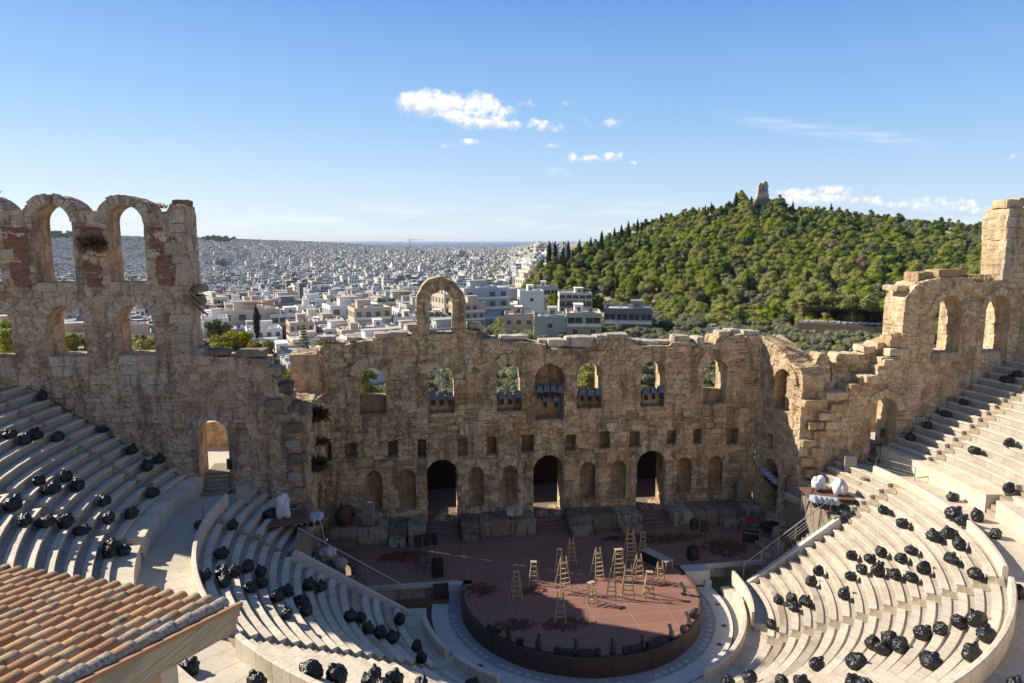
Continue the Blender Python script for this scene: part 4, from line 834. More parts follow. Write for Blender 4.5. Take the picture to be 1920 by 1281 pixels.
# ---- speakers
def stand_speaker(x, y, z, h, lab, rz=0, w_=.5, hh=.75):
    r = empty('speaker_on_stand', (x, y, z), rz, label=lab, cat='speaker')
    m = MB(); m.box((0,0,h+hh/2),(w_,.42,hh)); cb = m.build('cabinet', BLK, r); m = MB(); m.box((0,-.22,h+hh/2),(w_*.9,.02,hh*.9)); m.build('grille', BLKM, cb)
    m = MB(); m.tube((0,0,.3),(0,0,h),.025,n=6); m.build('pole', BLK, r)
    for k in range(3): a = TAU*k/3; m = MB(); m.bar((0,0,.55),(math.cos(a)*.5, math.sin(a)*.5,.02),.03); m.build('leg', BLK, r)
def floor_speaker(x, y, z, lab, rz=0, d=(.62,.55,.85)):
    r = empty('floor_speaker', (x, y, z), rz, label=lab, cat='speaker'); m = MB(); m.box((0,0,d[2]/2),d); cb = m.build('cabinet', BLK, r); m = MB(); m.box((0,-d[1]/2-.012,d[2]/2),(d[0]*.88,.02,d[2]*.88)); m.build('grille', BLKM, cb)
stand_speaker(-10.75,4.3,1.2,1.75,'black speaker on the left of three stands, left side of the stage', R(10))
stand_speaker(-10.15,4.35,1.2,1.8,'black speaker on the middle of three stands, left side of the stage', R(5))
stand_speaker(-9.6,4.5,1.2,1.75,'black speaker on the right of three stands, left side of the stage', R(-10), .4)
floor_speaker(-9.45,3.1,1.2,'black bass speaker standing on the floor, left side of the stage', R(8), (.75,.6,1.2))
stand_speaker(9.85,4.4,1.2,1.75,'black speaker on the left of two stands, right side of the stage', R(6))
stand_speaker(10.5,4.0,1.2,1.7,'black speaker on the right of two stands, right side of the stage', R(-12))
floor_speaker(9.3,3.15,1.2,'black speaker on the floor left of the stands, right of the stage', R(12), (.7,.6,.9))
stand_speaker(-23.3,4.6,7.05,2.1,'grey speaker on a pole beside the left doorway', R(15), .35, .65)
stand_speaker(25.3,5.2,7.05,2.2,'grey speaker on a pole in front of the right doorway', R(-20), .35, .7)

# ---- clay jar, slabs, boxes, cases and rubble
prof = [(.0,.0),(.28,.0),(.5,.2),(.72,.55),(.78,.9),(.7,1.25),(.45,1.5),(.3,1.58),(.33,1.68),(.24,1.68),(.22,1.5)]
V = []; Fq = []
for k in range(28):
    t_ = TAU*k/28
    for r_, z_ in prof: V.append((r_*math.cos(t_), r_*math.sin(t_), z_-.84))
for k in range(28):
    for q in range(len(prof)-1): a = k*len(prof)+q; b = ((k+1) % 28)*len(prof)+q; Fq.append((a, b, b+1, a+1))
j = mesh('clay_jar', V, Fq, simple('fired clay', (.10,.055,.035), .8, bump=.4, var=.4), smooth_=True); j.location = (-16.3, 9.7, 3.4); j.rotation_euler = (R(15), R(78), R(-20)); tag(j, 'large brown clay jar lying on its side on the left podium', 'jar')
S = Stones(); S.add((-14.55,9.55,3.55),(.95,.6,1.9),R(-15),amp=.02,b=.3); tag(S.build('stone_slab', simple('grey slab stone', (.26,.23,.19), .85, bump=.3)), 'upright grey stone slab beside the clay jar', 'slab')
V = MB(); pts = [(-.42,0),(.42,0),(.42,1.5)]+[(.42*math.cos(a), 1.5+.35*math.sin(a)) for a in [PI*k/10 for k in range(1,10)]]+[(-.42,1.5)]
V.add([(x,-.15,z) for x,z in pts]+[(x,.15,z) for x,z in pts], [tuple(range(len(pts))), tuple(range(2*len(pts)-1,len(pts)-1,-1))]+[(i,len(pts)+i,len(pts)+(i+1)%len(pts),(i+1)%len(pts)) for i in range(len(pts))])
o = V.build('stone_slab', simple('brown slab stone', (.24,.19,.14), .85, bump=.4)); o.location = (16.4,10.1,2.65); tag(o, 'round-topped brown stone slab leaning in the right corner of the stage wall', 'slab')
S = Stones(); S.add((-3.1,9.7,2.95),(1.3,.7,.6),.05,amp=.05); tag(S.build('marble_block', LW), 'pale marble block lying on the podium left of the middle door', 'block')
for x, y, z, lab, rz in ((-22.4,4.0,7.0,'tall grey box on the seats right of the left doorway',.25),(22.3,4.6,6.9,'tall grey box at the foot of the right stepped wall',-.3)):
    m = MB(); m.box((0,0,.62),(.85,.7,1.24)); m.box((0,0,1.25),(.8,.65,.03)); o = m.build('grey_box', CONC); o.location = (x, y, z-.05); o.rotation_euler.z = rz; tag(o, lab, 'box')
S = Stones(); S.add((22.2,2.6,6.65),(.9,.5,.28),.3,amp=.02); S.add((22.25,2.55,6.9),(.8,.45,.22),.25,amp=.02); tag(S.build('stone_pile', LW), 'two pale stone slabs stacked on the right seats near the handrail', 'stone')
fc = empty('flight_case', (14.9,5.3,1.2), R(-28), label='black equipment case with bright metal edges right of the stage speakers', cat='case')
m = MB(); m.box((0,0,.45),(1.3,.75,.8)); m.build('case_body', BLK, fc); m = MB()
for sx in (-1,1):
    for sy in (-1,1): m.bar((sx*.65,sy*.375,.05),(sx*.65,sy*.375,.86),.05)
for z in (.05,.85):
    for s in (-1,1): m.bar((-.65,s*.375,z),(.65,s*.375,z),.04); m.bar((s*.65,-.375,z),(s*.65,.375,z),.04)
m.build('edge_trim', STEEL, fc)
m = MB(); m.box((0,0,.06),(.7,.35,.12)); m.box((.05,0,.16),(.3,.2,.1)); o = m.build('red_case', simple('red plastic', (.45,.04,.03), .4)); o.location = (15.9,7.2,2.02); tag(o, 'small red tool case on a stone block right of the stage', 'case')
def heap(name, pts, mt, lab, cat):
    S = Stones()
    for (x,y,z,a,b,c) in pts: S.add((x,y,z),(a,b,c),random.uniform(-.6,.6),amp=.12,cuts=5)
    return tag(S.build(name, mt), lab, cat)
heap('fallen_block', [(15.9,7.2,1.6,1.5,.9,.8)], LP, 'pale stone block carrying a red case, right of the stage', 'block')
heap('fallen_block', [(17.7,5.4,1.7,1.9,1.2,1.1)], LP, 'big broken stone block at the right corner of the stage', 'block')
heap('low_wall', [(15.3,4.0,1.35,.7,1.7,.35),(15.8,5.0,1.4,.8,1.6,.4),(16.4,6.2,1.4,.9,1.6,.4),(15.0,3.0,1.2,.7,1.3,.3)], LP, 'low broken stone kerb at the right end of the stage', 'kerb')
heap('rock_heap', [(-16.8,3.6,1.3,2.0,2.0,1.7),(-17.3,5.0,1.9,1.6,1.8,1.6),(-15.9,2.9,.8,1.4,1.3,1.4),(-16.4,1.9,.7,1.5,1.2,1.3),(-17.2,2.3,1.9,1.2,1.2,1.0)], LP, 'heap of dark broken rock at the left end of the stage', 'rocks')
def bundle(loc, sc, mt, lab, cat, seed, name='tarp_bundle', rz=0):
    bm = bmesh.new(); bmesh.ops.create_icosphere(bm, subdivisions=4, radius=.5)
    for v in bm.verts:
        n = v.co.normalized(); q_ = n+.3*noise.noise_vector(n*2+Vector((seed,0,0))); r = 1+.38*noise.noise(n*1.4+Vector((seed,0,0)))-.24*(1-abs(noise.noise(q_*2.2+Vector((0,seed,0)))))**4-.10*(1-abs(noise.noise(q_*5+Vector((0,seed,0)))))**4+.14
        v.co *= r; v.co.z = max(v.co.z, -.36)
        v.co.x *= sc[0]; v.co.y *= sc[1]; v.co.z *= sc[2]
    me = bpy.data.meshes.new(name); bm.to_mesh(me); bm.free(); me.materials.append(mt); me.polygons.foreach_set('use_smooth', [True]*len(me.polygons))
    o = inst(name, me, None, loc, (0,0,rz)); return tag(o, lab, cat)
bundle((-19.7,3.2,6.75),(1.0,.9,1.9),TARP,'tall white tarpaulin bundle on the wooden deck at the left stage corner','tarpaulin',3)
bundle((18.75,2.9,6.6),(1.05,.95,1.1),TARP,'left of two white tarpaulin bundles on the right deck','tarpaulin',5,rz=.3)
bundle((19.85,2.0,6.55),(1.1,1.0,1.25),TARP,'right of two white tarpaulin bundles on the right deck','tarpaulin',8,rz=1.)
bundle((-17.0,4.6,2.75),(1.1,.9,.8),TARP,'white cloth lying on the dark rocks left of the stage','cloth',11)
bundle((-16.1,3.6,2.3),(.9,.8,.8),simple('pale sack', (.42,.40,.36), .8, bump=.4),'pale grey sack on the dark rocks left of the stage','sack',12)
bundle((16.9,6.0,2.1),(1.6,1.0,.7),BLKM,'black cloth thrown over the rubble right of the stage','cloth',13)
for s, x, y, lab in ((-1,-19.6,3.1,'dark wooden deck under the white tarpaulin at the left corner'),(1,19.1,2.3,'red-brown wooden deck under two white bundles at the right corner')):
    d = empty('lighting_deck', (x, y, 5.4), R(-12*s), label=lab, cat='deck')
    m = MB(); m.box((0,0,.62),(3.2,2.4,.1)); m.build('deck_board', DECKW, d)
    for sx in (-1,1):
        for sy in (-1,1): m = MB(); m.tube((sx*1.4,sy*1.0,-1.2),(sx*1.4,sy*1.0,.6),.03,n=6); m.build('leg', STEEL, d)
# lamp racks at both stage corners
for s, x, y, z, lab in ((-1,-18.2,3.6,5.3,'left'),(1,18.0,1.2,5.9,'right')):
    f = empty('lamp_rack', (x, y, z), R(-30*s), label='sloping steel rack of lamps at the %s stage corner' % lab, cat='rack')
    for k in range(3): m = MB(); m.tube((-1.1,k*.4-.4,.5-k*.15),(1.3,k*.4-.4,.2-k*.15),.035,n=6); m.build('crossbar', STEEL, f)
    for k in (-1,1): m = MB(); m.bar((k*1.0,-.5,-1.3),(k*1.0,.5,.6),.05); m.build('upright', STEEL, f)
    for k in range(5): shroud((x-.75+k*.38, y-.15-.06*k*s, z+.1-.05*k*s), '%s lamp with a pale hood on the %s corner rack' % (ORD[k+1], lab), 'pale hooded lamps on the %s corner rack' % lab, rz=R(30*s), mt=simple('pale blue lamp hood', (.45,.50,.60), .5), s=.9)
# railings beside the seat ends
def railing(s, lab, full):
    r = empty('railing', (s*15, .1, 3), label=lab, cat='railing'); a = Vector((s*12.0, .55, .7)); b = Vector((s*18.3, .55, 5.2)); n = 6 if full else 4
    if not full: a = Vector((s*11.9,.55,.9))
    for k in range(n):
        p = a.lerp(b, k/(n-1)); m = MB(); m.tube(p, p+Z*1.15, .035 if full else .028, n=6); att(m.build('post', STEEL), r)
    m = MB(); m.tube(a+Z*1.15, b+Z*1.15, .045, n=6); att(m.build('handrail', STEEL), r)
    for h in (.3,.55,.8): m = MB(); m.tube(a+Z*h, b+Z*h, .012, n=4); att(m.build('wire', STEEL), r)
railing(1, 'long metal railing climbing beside the right lower seats', True); railing(-1, 'thin metal railing beside the left lower seats and the dark rocks', False)
for (x0,y0,x1,y1,z,lab) in ((-24.2,1.2,-22.6,4.4,7.02,'short steel handrail on the walkway below the left doorway'),(24.0,3.9,25.3,1.3,7.02,'short steel handrail on the walkway below the right doorway')):
    r = empty('handrail', (x0,y0,z), label=lab, cat='handrail')
    for (x,y) in ((x0,y0),(x1,y1)): m = MB(); m.tube((x,y,z-.1),(x,y,z+1.05),.035,n=6); att(m.build('post', STEEL), r)
    for h in (1.05,.6,.35): m = MB(); m.tube((x0,y0,z+h),(x1,y1,z+h),.03 if h > 1 else .012,n=6); att(m.build('rail', STEEL), r)
m = MB(); pts = [(-36.0,5.6,14.9)]
for i in range(14): x = -35.6+i*.78; pts.append((x, 5.65, 14.75-(i*.78)*.72+.25*math.sin(i*1.7)*.3))
pts += [(-24.6,5.4,7.2)]; m.path(pts, .03, 5); tag(m.build('cable', BLK), 'black cable running down the foot of the left wall', 'cable')
m = MB(); m.path([(24.9,4.6,8.9),(24.5,4.9,7.1),(22.6,5.4,7.4),(21.5,5.5,6.3),(20.3,5.4,6.0)], .03, 5); tag(m.build('cable', BLK), 'black cable at the foot of the right stepped wall', 'cable')
m = MB(); m.path([(17.6,1.6,6.8),(17.3,1.9,5.0),(17.2,2.3,3.0),(17.6,2.8,1.4)], .06, 6); tag(m.build('cable', BLK), 'thick black cable hanging from the right lamp rack', 'cable')
# timber frames on the wall tops
def trestle(loc, rz, lab, tilt):
    r = empty('timber_frame', loc, rz, label=lab, cat='frame')
    for k in (-1,1): m = MB(); m.bar((-1.1,k*.3,tilt),(1.3,k*.3,-tilt),.07); m.build('rail', WOOD, r)
    m = MB()
    for k in range(7): m.bar((-1+k*.33,-.3,tilt-.0-k*tilt*.28),(-.8+k*.33,.3,tilt-k*tilt*.28-.05),.05)
    m.build('slats', WOOD, r)
trestle((18.7,9.2,16.4), R(-35), 'wooden lattice frame lying on the right corner of the stage wall', .45)
trestle((-18.3,8.2,12.9), R(60), 'rusty lattice frame in the gap left of the stage wall', -.35)
# lead pier behind the gap
o = plate('masonry_pier', [(-19.0,.5),(-17.7,.5),(-17.7,15.9),(-19.0,15.95)], [], (0,12.2,0), X, -Y, 1.6, LS, step=.15, seed=21, rub=.1, ch=.45); tag(o, 'narrow squared stone pier at the left end of the stage wall', 'pier')

# ---- tiled roof of the small building close to the camera
er = Vector((-.92,.39,0)).normalized(); ea = Vector((er.y, -er.x, 0)); 
if ea.dot(CP-Vector((-13.82,-31.67,18.5))) < 0: ea = -ea
T0 = Vector((-13.82,-31.67,18.42)); SL = .19; up_ = (ea+Z*SL).normalized(); nrm = er.cross(up_); nrm = nrm if nrm.z > 0 else -nrm
K = empty('tiled_pavilion', tuple(T0-Z*5), label='small pavilion with a clay tile roof in the lower left corner', cat='building')
tilem, nt, b = newmat('clay roof tile'); tc = nd(nt, 'TexCoord').outputs['Object']; tt = nd(nt, 'Attribute', attribute_name='tint').outputs['Fac']; lich = nd(nt, 'Attribute', attribute_name='lichen').outputs['Fac']
n1 = nd(nt, 'TexNoise', {'Vector': tc, 'Scale': 5., 'Detail': 8., 'Roughness': .7}).outputs[0]; n2 = nd(nt, 'TexNoise', {'Vector': tc, 'Scale': 22., 'Detail': 5., 'Roughness': .7}).outputs[0]
n3 = nd(nt, 'TexNoise', {'Vector': tc, 'Scale': 2.2, 'Detail': 7., 'Roughness': .72}).outputs[0]
c = ramp(nt, tt, [(0,(.32,.16,.07)),(.45,(.46,.255,.115)),(.8,(.52,.32,.16)),(1,(.40,.30,.16))])
c = mixc(nt, smooth(nt, mth(nt,'ADD',mth(nt,'MULTIPLY',n1,.8),mth(nt,'MULTIPLY',tt,.16)), .55, .66), c, (.085,.065,.048))
c = mixc(nt, mth(nt,'MULTIPLY',smooth(nt, n2, .55, .7),.5), c, (.10,.08,.06))
c = mixc(nt, smooth(nt, mth(nt,'ADD',mth(nt,'MULTIPLY',n3,1.1), mth(nt,'SUBTRACT',mth(nt,'MULTIPLY',lich,.55),.2)), .82, .9), c, mixc(nt, smooth(nt, n2, .35, .6), (.14,.11,.09), (.44,.39,.32)))
nt.links.new(c, b.inputs['Base Color']); b.inputs['Roughness'].default_value = .85
nt.links.new(nd(nt,'Bump',{'Strength':.6,'Distance':.02,'Height':mth(nt,'ADD',n2,n1)}).outputs[0], b.inputs['Normal'])
DE = .275; LT = .40; NT = 30; NR = 17
def tile_row(kind):
    V = []; F = []; A = []; Lc = []
    for i in range(NT):
        for k in range(NR):
            rr = random.Random(i*97+k*13+(5 if kind else 0)); tn = rr.random(); jx = rr.uniform(-.012,.012); jr = rr.uniform(-.02,.02); base = len(V)
            lc = max(0, 1-i/4.5)
            for s_ in range(4):
                q = s_/3; along = k*LT+q*(LT+.07); R0 = (.105+.018*(1-q)) if kind == 0 else (.11-.01*(1-q))
                lift = (.028*(1-q)) if kind == 0 else 0
                for a in range(9):
                    t_ = PI*a/8
                    e_ = i*DE+jx+jr*(q-.5)+(0 if kind == 0 else DE/2)
                    sx_ = math.cos(t_)*R0; sz_ = math.sin(t_)*R0*.92 if kind == 0 else -math.sin(t_)*R0*.5+.045
                    V.append(tuple(T0+er*(e_+sx_+.12)+up_*along+nrm*(sz_+lift))); A.append(tn); Lc.append(lc)
            for s_ in range(3):
                for a in range(8): p = base+s_*9+a; F.append((p, p+1, p+10, p+9))
            if kind == 0:   # thickness of the visible lower rim
                b0 = len(V)
                for a in range(9):
                    t_ = PI*a/8; V.append(tuple(T0+er*(i*DE+jx+jr*-.5+math.cos(t_)*.105+.12)+up_*(k*LT)+nrm*(math.sin(t_)*.095+.02))); A.append(tn*.5); Lc.append(lc)
                for a in range(8): F.append((base+a+1, base+a, b0+a, b0+a+1))
    o = mesh('cover_tiles' if kind == 0 else 'channel_tiles', V, F, tilem, None, True, {'tint': A, 'lichen': Lc}); att(o, K); return o
tile_row(0); tile_row(1)
def streakwood():
    m, nt, b = newmat('weathered fascia timber'); tc = nd(nt, 'TexCoord').outputs['Object']
    v = nd(nt, 'VectorMath', {0: nd(nt, 'VectorRotate', {'Vector': tc, 'Angle': -math.atan2(ea.y, ea.x)}, rotation_type='Z_AXIS').outputs[0], 1: (.5,6.,14.)}, operation='MULTIPLY').outputs[0]
    n = nd(nt, 'TexNoise', {'Vector': v, 'Scale': 1.6, 'Detail': 7., 'Roughness': .7}).outputs[0]; k = nd(nt, 'TexNoise', {'Vector': tc, 'Scale': 2., 'Detail': 5.}).outputs[0]
    c = ramp(nt, n, [(.3,(.20,.15,.10)),(.5,(.42,.34,.24)),(.7,(.55,.47,.35))]); c = mixc(nt, mth(nt, 'MULTIPLY', smooth(nt, k, .5, .7), .45), c, (.24,.19,.14))
    nt.links.new(c, b.inputs['Base Color']); b.inputs['Roughness'].default_value = .85; nt.links.new(nd(nt, 'Bump', {'Strength': .5, 'Distance': .01, 'Height': n}).outputs[0], b.inputs['Normal']); return m
timb = streakwood(); timb0 = simple('bleached timber', (.42,.34,.24), .8, bump=.5, bs=9., var=.35, vs_=9.)
def kb(m, e0, e1, a0, a1, h0, h1):
    P_ = [T0+er*e+up_*a+Z*h for h in (h0, h1) for (e, a) in ((e0,a0),(e1,a0),(e1,a1),(e0,a1))]
    m.add(P_, [(3,2,1,0),(4,5,6,7),(0,1,5,4),(1,2,6,5),(2,3,7,6),(3,0,4,7)])
m = MB(); kb(m, -.06, 8.2, 0.04, 7, -.09, -.05); att(m.build('roof_deck', timb), K)
m = MB(); kb(m, -.10, -.055, -.12, 7, -.20, -.045); kb(m, -.085, -.03, -.08, 7, -.33, -.21); kb(m, -.07, -.03, -.05, 7, -.46, -.34); att(m.build('verge_board', timb), K)
m = MB(); kb(m, -.115, -.05, -.2, 7, -.04, .03); att(m.build('verge_tile', simple('orange edge tile', (.38,.20,.10), .8, bump=.4)), K)
m = MB(); kb(m, -.06, 8.2, -.06, .0, -.24, -.05); att(m.build('eaves_board', timb), K)
m = MB()
for q in (1.25,): 
    c = T0+er*.28+ea*1.3; m.box((c.x, c.y, 15.7), (.34,.34,5.2), math.atan2(er.y, er.x))
att(m.build('corner_post', simple('cream painted post', (.58,.50,.38), .7)), K)
m = MB(); c = T0+er*2.4+ea*1.45; m.box((c.x, c.y, 15.3), (4.2,.1,4.4), math.atan2(er.y, er.x)); c = T0+er*.3+ea*3.6; m.box((c.x, c.y, 15.3), (.1,4.2,4.4), math.atan2(er.y, er.x)); att(m.build('plank_wall', simple('cream plank wall', (.55,.46,.32), .7)), K)
m = MB()
for k in range(22): c = T0+er*(.5)+ea*(1.6+k*.19); m.box((c.x-.28*er.x, c.y-.28*er.y, 15.3), (.02,.02,4.4), math.atan2(er.y, er.x))
att(m.build('plank_joint', simple('dark plank gap', (.2,.15,.1), .9)), K)

# ---- plants growing on the ruin
def tuft(loc, n, h, spr, mt, name, lab, cat, hang=0., grp=None):
    V = []; F = []; rr = random.Random(int(loc[0]*77+loc[2]*13))
    for k in range(n):
        a = rr.uniform(0, TAU); d = rr.random()**.5*spr; p = Vector((loc[0]+math.cos(a)*d, loc[1]+math.sin(a)*d*.6, loc[2])); lean = Vector((rr.uniform(-1,1), rr.uniform(-1,1)*.7-.3*hang, 1-1.9*hang*rr.random())).normalized()
        tip = p+lean*h*rr.uniform(.5,1.1); sd = Vector((rr.uniform(-1,1), rr.uniform(-1,1), .1)).normalized()*.035*(1+hang*1.6); b_ = len(V); md = (p+tip)/2+Vector((0,0,.06)); V += [tuple(p-sd), tuple(p+sd), tuple(md+sd), tuple(tip), tuple(md-sd)]; F += [(b_,b_+1,b_+2,b_+4),(b_+4,b_+2,b_+3)]
    return tag(mesh(name, V, F, mt), lab, cat, grp)
DRY = simple('dry grass', (.42,.30,.14), .9, var=.3); GRN = simple('caper leaves', (.055,.07,.03), .8, var=.5)
tuft((29.6,7.6,21.4),260,.5,1.0,DRY,'dry_grass','tuft of dry grass on top of the right wall beside the leaning slab','grass')
tuft((33.7,7.0,21.3),420,.55,1.5,DRY,'dry_grass','dry grass mat at the foot of the right tower block','grass')
tuft((27.0,6.3,17.0),120,.4,.8,DRY,'dry_grass','dry grass on the ledge below the right tower','grass')
tuft((-37.9,7.2,27.3),70,.9,.6,DRY,'dry_grass','dry stalks on top of the leftmost arch','grass')
tuft((-27.6,7.4,26.6),60,.5,.6,DRY,'dry_grass','sparse dry grass beside the block at the free end of the left wall','grass')
tuft((-31.2,5.9,24.2),300,.7,.7,simple('dead creeper', (.13,.085,.05), .9),'dead_creeper','dead brown creeper on the pier between the left arches','creeper',1.)
tuft((-17.8,6.8,8.5),480,.75,.4,GRN,'hanging_shrub','lowest green shrub hanging on the left side wall of the stage','shrub',1.)
tuft((-17.8,7.9,11.9),420,.8,.45,GRN,'hanging_shrub','highest dark green shrub on the left side wall of the stage','shrub',1.)
tuft((-17.7,8.4,9.7),130,.45,.6,GRN,'hanging_shrub','middle green shrub on the left side wall of the stage','shrub',1.)
tuft((-17.5,11.4,16.5),160,.5,.8,simple('green yellow grass', (.22,.24,.08), .8),'grass_tuft','green tuft on the left corner of the stage wall','grass')

# ================================================================== THE LAND, THE CITY, THE HILL
def interp(x, xs, ys): return np.interp(x, xs, ys)
PX_ = [300,620,900,940,1000,1010,1100,1200,1300,1370,1425,1500,1600,1700,1850,1920,2200]
RYT = [470,470,475,520,500,478,446,410,382,374,379,376,384,393,407,413,430]
RD  = [400,400,400,400,405,410,430,450,470,480,490,495,505,515,530,535,560]
FD  = [390,390,390,390,372,370,362,342,318,305,300,290,285,275,270,270,270]
def azd(x, y):
    v0 = x-CP.x; v1 = y-CP.y; f = v0*fh.x+v1*fh.y; s = v0*RT.x+v1*RT.y
    d = np.hypot(v0, v1); X_ = np.where(f > 1e-3, 960+1320*s/np.maximum(f, 1e-3), np.where(s > 0, 9000., -9000.)); return X_, d
def Gcity(X_, d):
    g = interp(d, [0,60,130,250,450,700,1200,2200], [-2,-5,-10,-18,-26,-33,-42,-40])
    far = interp(X_, [-400,0,370,600,700,800,1000,2000], [48,36,19,-2,-20,-27,-33,-36])
    t = np.clip((d-2200)/1400, 0, 1); g = np.where(d > 2200, -40+(far+40)*t, g)
    t2 = np.clip((d-3900)/2100, 0, 1); return np.where(d > 3900, far+(-99-far)*t2, g)
def Gpark(d): return interp(d, [0,60,130,280,400], [-2,-4,-7,-9,-11])
def G(x, y):
    x = np.asarray(x, float); y = np.asarray(y, float); X_, d = azd(x, y); f = ((x-CP.x)*fh.x+(y-CP.y)*fh.y)
    rd = interp(X_, PX_, RD); fd = interp(X_, PX_, FD); ry = interp(X_, PX_, RYT)
    el = (450-ry)/1320*np.cos(np.arctan((X_-960)/1320)); rz = CP.z+rd*el-np.where(np.abs(X_-1425) < 40, 3.5, 9.8)
    kk = np.clip((X_-955)/50, 0, 1); gc = Gcity(X_, d); gp = Gpark(d)
    base = np.where(d < 300, gc+(gp-gc)*np.clip((X_-640)/300, 0, 1), gc+(np.minimum(gp, -11)-gc)*kk)
    t = np.clip((d-fd)/(rd-fd), 0, 1); zf = Gpark(fd); up = zf+(rz-zf)*t**.92
    dn = rz-(d-rd)*.28+3*np.sin(d*.03)
    hill = np.where(d < rd, up, dn); g = np.where(d > fd, np.maximum(base, base+(hill-base)*kk), base)
    g = np.where((f <= 0) | (d < 40), np.clip((-y-46)*.62+14.2, -3, 46), g)
    r = np.hypot(x, y); g = np.where((r < 41.5) & (y > -46), -3., g); 
    g = np.where((y < 6) & (r >= 41.3) & (d < 70), np.where(y < -30, np.clip((r-41.5)*.5+14.2, 0, 46), np.minimum(14.2, np.clip((r-41.5)*-.5+14.2, -3, 15))), g)
    return g
# one ground sheet, finer near the theatre
na = 300; rads = [0]+list(np.geomspace(6, 7600, 150)); V = []; Fg = []
for r in rads:
    for k in range(na): t_ = TAU*k/na; V.append((CP.x+r*math.sin(t_+YAW), CP.y+r*math.cos(t_+YAW)))
V = np.array(V); zz_ = G(V[:,0], V[:,1]); V = np.c_[V, zz_]
for i in range(len(rads)-1):
    for k in range(na): a = i*na+k; b_ = i*na+(k+1) % na; Fg.append((a, b_, b_+na, a+na))
gm, nt, b = newmat('dry ground'); tc = nd(nt, 'TexCoord').outputs['Object']
n1 = nd(nt, 'TexNoise', {'Vector': tc, 'Scale': .03, 'Detail': 8.}).outputs[0]; n2 = nd(nt, 'TexNoise', {'Vector': tc, 'Scale': .6, 'Detail': 6.}).outputs[0]
c = mixc(nt, smooth(nt, n1, .42, .6), (.36,.29,.19), (.22,.20,.10)); c = mixc(nt, mth(nt,'MULTIPLY',n2,.5), c, (.42,.36,.26)); nt.links.new(c, b.inputs['Base Color']); b.inputs['Roughness'].default_value = .95
tag(mesh('ground', V, Fg, gm, smooth_=True), kind='structure')
sea, nt, b = newmat('sea water'); b.inputs['Base Color'].default_value = (.03,.12,.26,1); b.inputs['Roughness'].default_value = .6; b.inputs['Specular IOR Level'].default_value = .08
tc = nd(nt, 'TexCoord').outputs['Object']; nt.links.new(nd(nt,'Bump',{'Strength':.4,'Distance':4.,'Height':nd(nt,'TexNoise',{'Vector':tc,'Scale':.01,'Detail':5.}).outputs[0]}).outputs[0], b.inputs['Normal'])
SR = 60000; nS = 96; tag(mesh('sea', [(CP.x, CP.y, -95)]+[(CP.x+SR*math.cos(TAU*k/nS), CP.y+SR*math.sin(TAU*k/nS), -95) for k in range(nS)], [(0, k+1, (k+1) % nS+1) for k in range(nS)], sea), kind='structure')
# faint mountains beyond the sea
V = []; Fg = []
for i, (x, h) in enumerate([(-1400,300),(-900,700),(-500,520),(-200,600),(-60,420),(20,330),(90,60),(200,-60)]):
    d = 14000 if x < 300 else 42000; p = CP+(fh*1320+RT*(x-960)).normalized()*d*(math.hypot(1320, x-960)/1320); hh = h*(1 if x < 300 else 1.6)
    V += [(p.x, p.y, -96), (p.x, p.y, hh), (p.x+fh.x*3000, p.y+fh.y*3000, -96)]
    if i: a = (i-1)*3; Fg += [(a, a+3, a+4, a+1), (a+1, a+4, a+5, a+2)]
tag(mesh('mountains', V, Fg, simple('far hills', (.14,.15,.12), .9), smooth_=True), kind='structure')

# ---- foliage
def leafmat(name, col, var=.35, hue=.03, tr=.25):
    m, nt, b = newmat(name); oi = nd(nt, 'ObjectInfo').outputs['Random']; tc = nd(nt, 'TexCoord').outputs['Object']
    lf = nd(nt, 'Attribute', attribute_name='leaf').outputs['Fac']
    c = nd(nt, 'HueSaturation', {'Hue': mth(nt,'ADD',.5-hue,mth(nt,'MULTIPLY',oi,hue*2)), 'Saturation': mth(nt,'ADD',.8,mth(nt,'MULTIPLY',oi,.35)), 'Value': mth(nt,'ADD',mth(nt,'ADD',1-var,mth(nt,'MULTIPLY',lf,var*1.3)),mth(nt,'MULTIPLY',mth(nt,'FRACT',mth(nt,'MULTIPLY',oi,7.3)),var*.9)), 'Color': (*col,1)}).outputs[0]
    nt.links.new(c, b.inputs['Base Color']); b.inputs['Roughness'].default_value = .75; b.inputs['Specular IOR Level'].default_value = .2
    t = nd(nt, 'BsdfTranslucent', {0: c}); mx = nd(nt, 'MixShader', {0: tr, 1: b.outputs[0], 2: t.outputs[0]})
    nt.links.new(mx.outputs[0], [n for n in nt.nodes if n.type == 'OUTPUT_MATERIAL'][0].inputs[0]); return m
OLV = leafmat('olive leaves', (.225,.225,.125), .35, .012); PIN = leafmat('pine needles', (.27,.29,.06), .28, .02, .38); PID = leafmat('dark pine needles', (.12,.155,.05), .35)
CYP = leafmat('cypress leaves', (.022,.036,.014), .3); AUT = leafmat('autumn leaves', (.24,.20,.03), .35, .03); RED = leafmat('dying pine needles', (.24,.16,.10), .3, .01); BRN = simple('bark', (.12,.09,.065), .95)
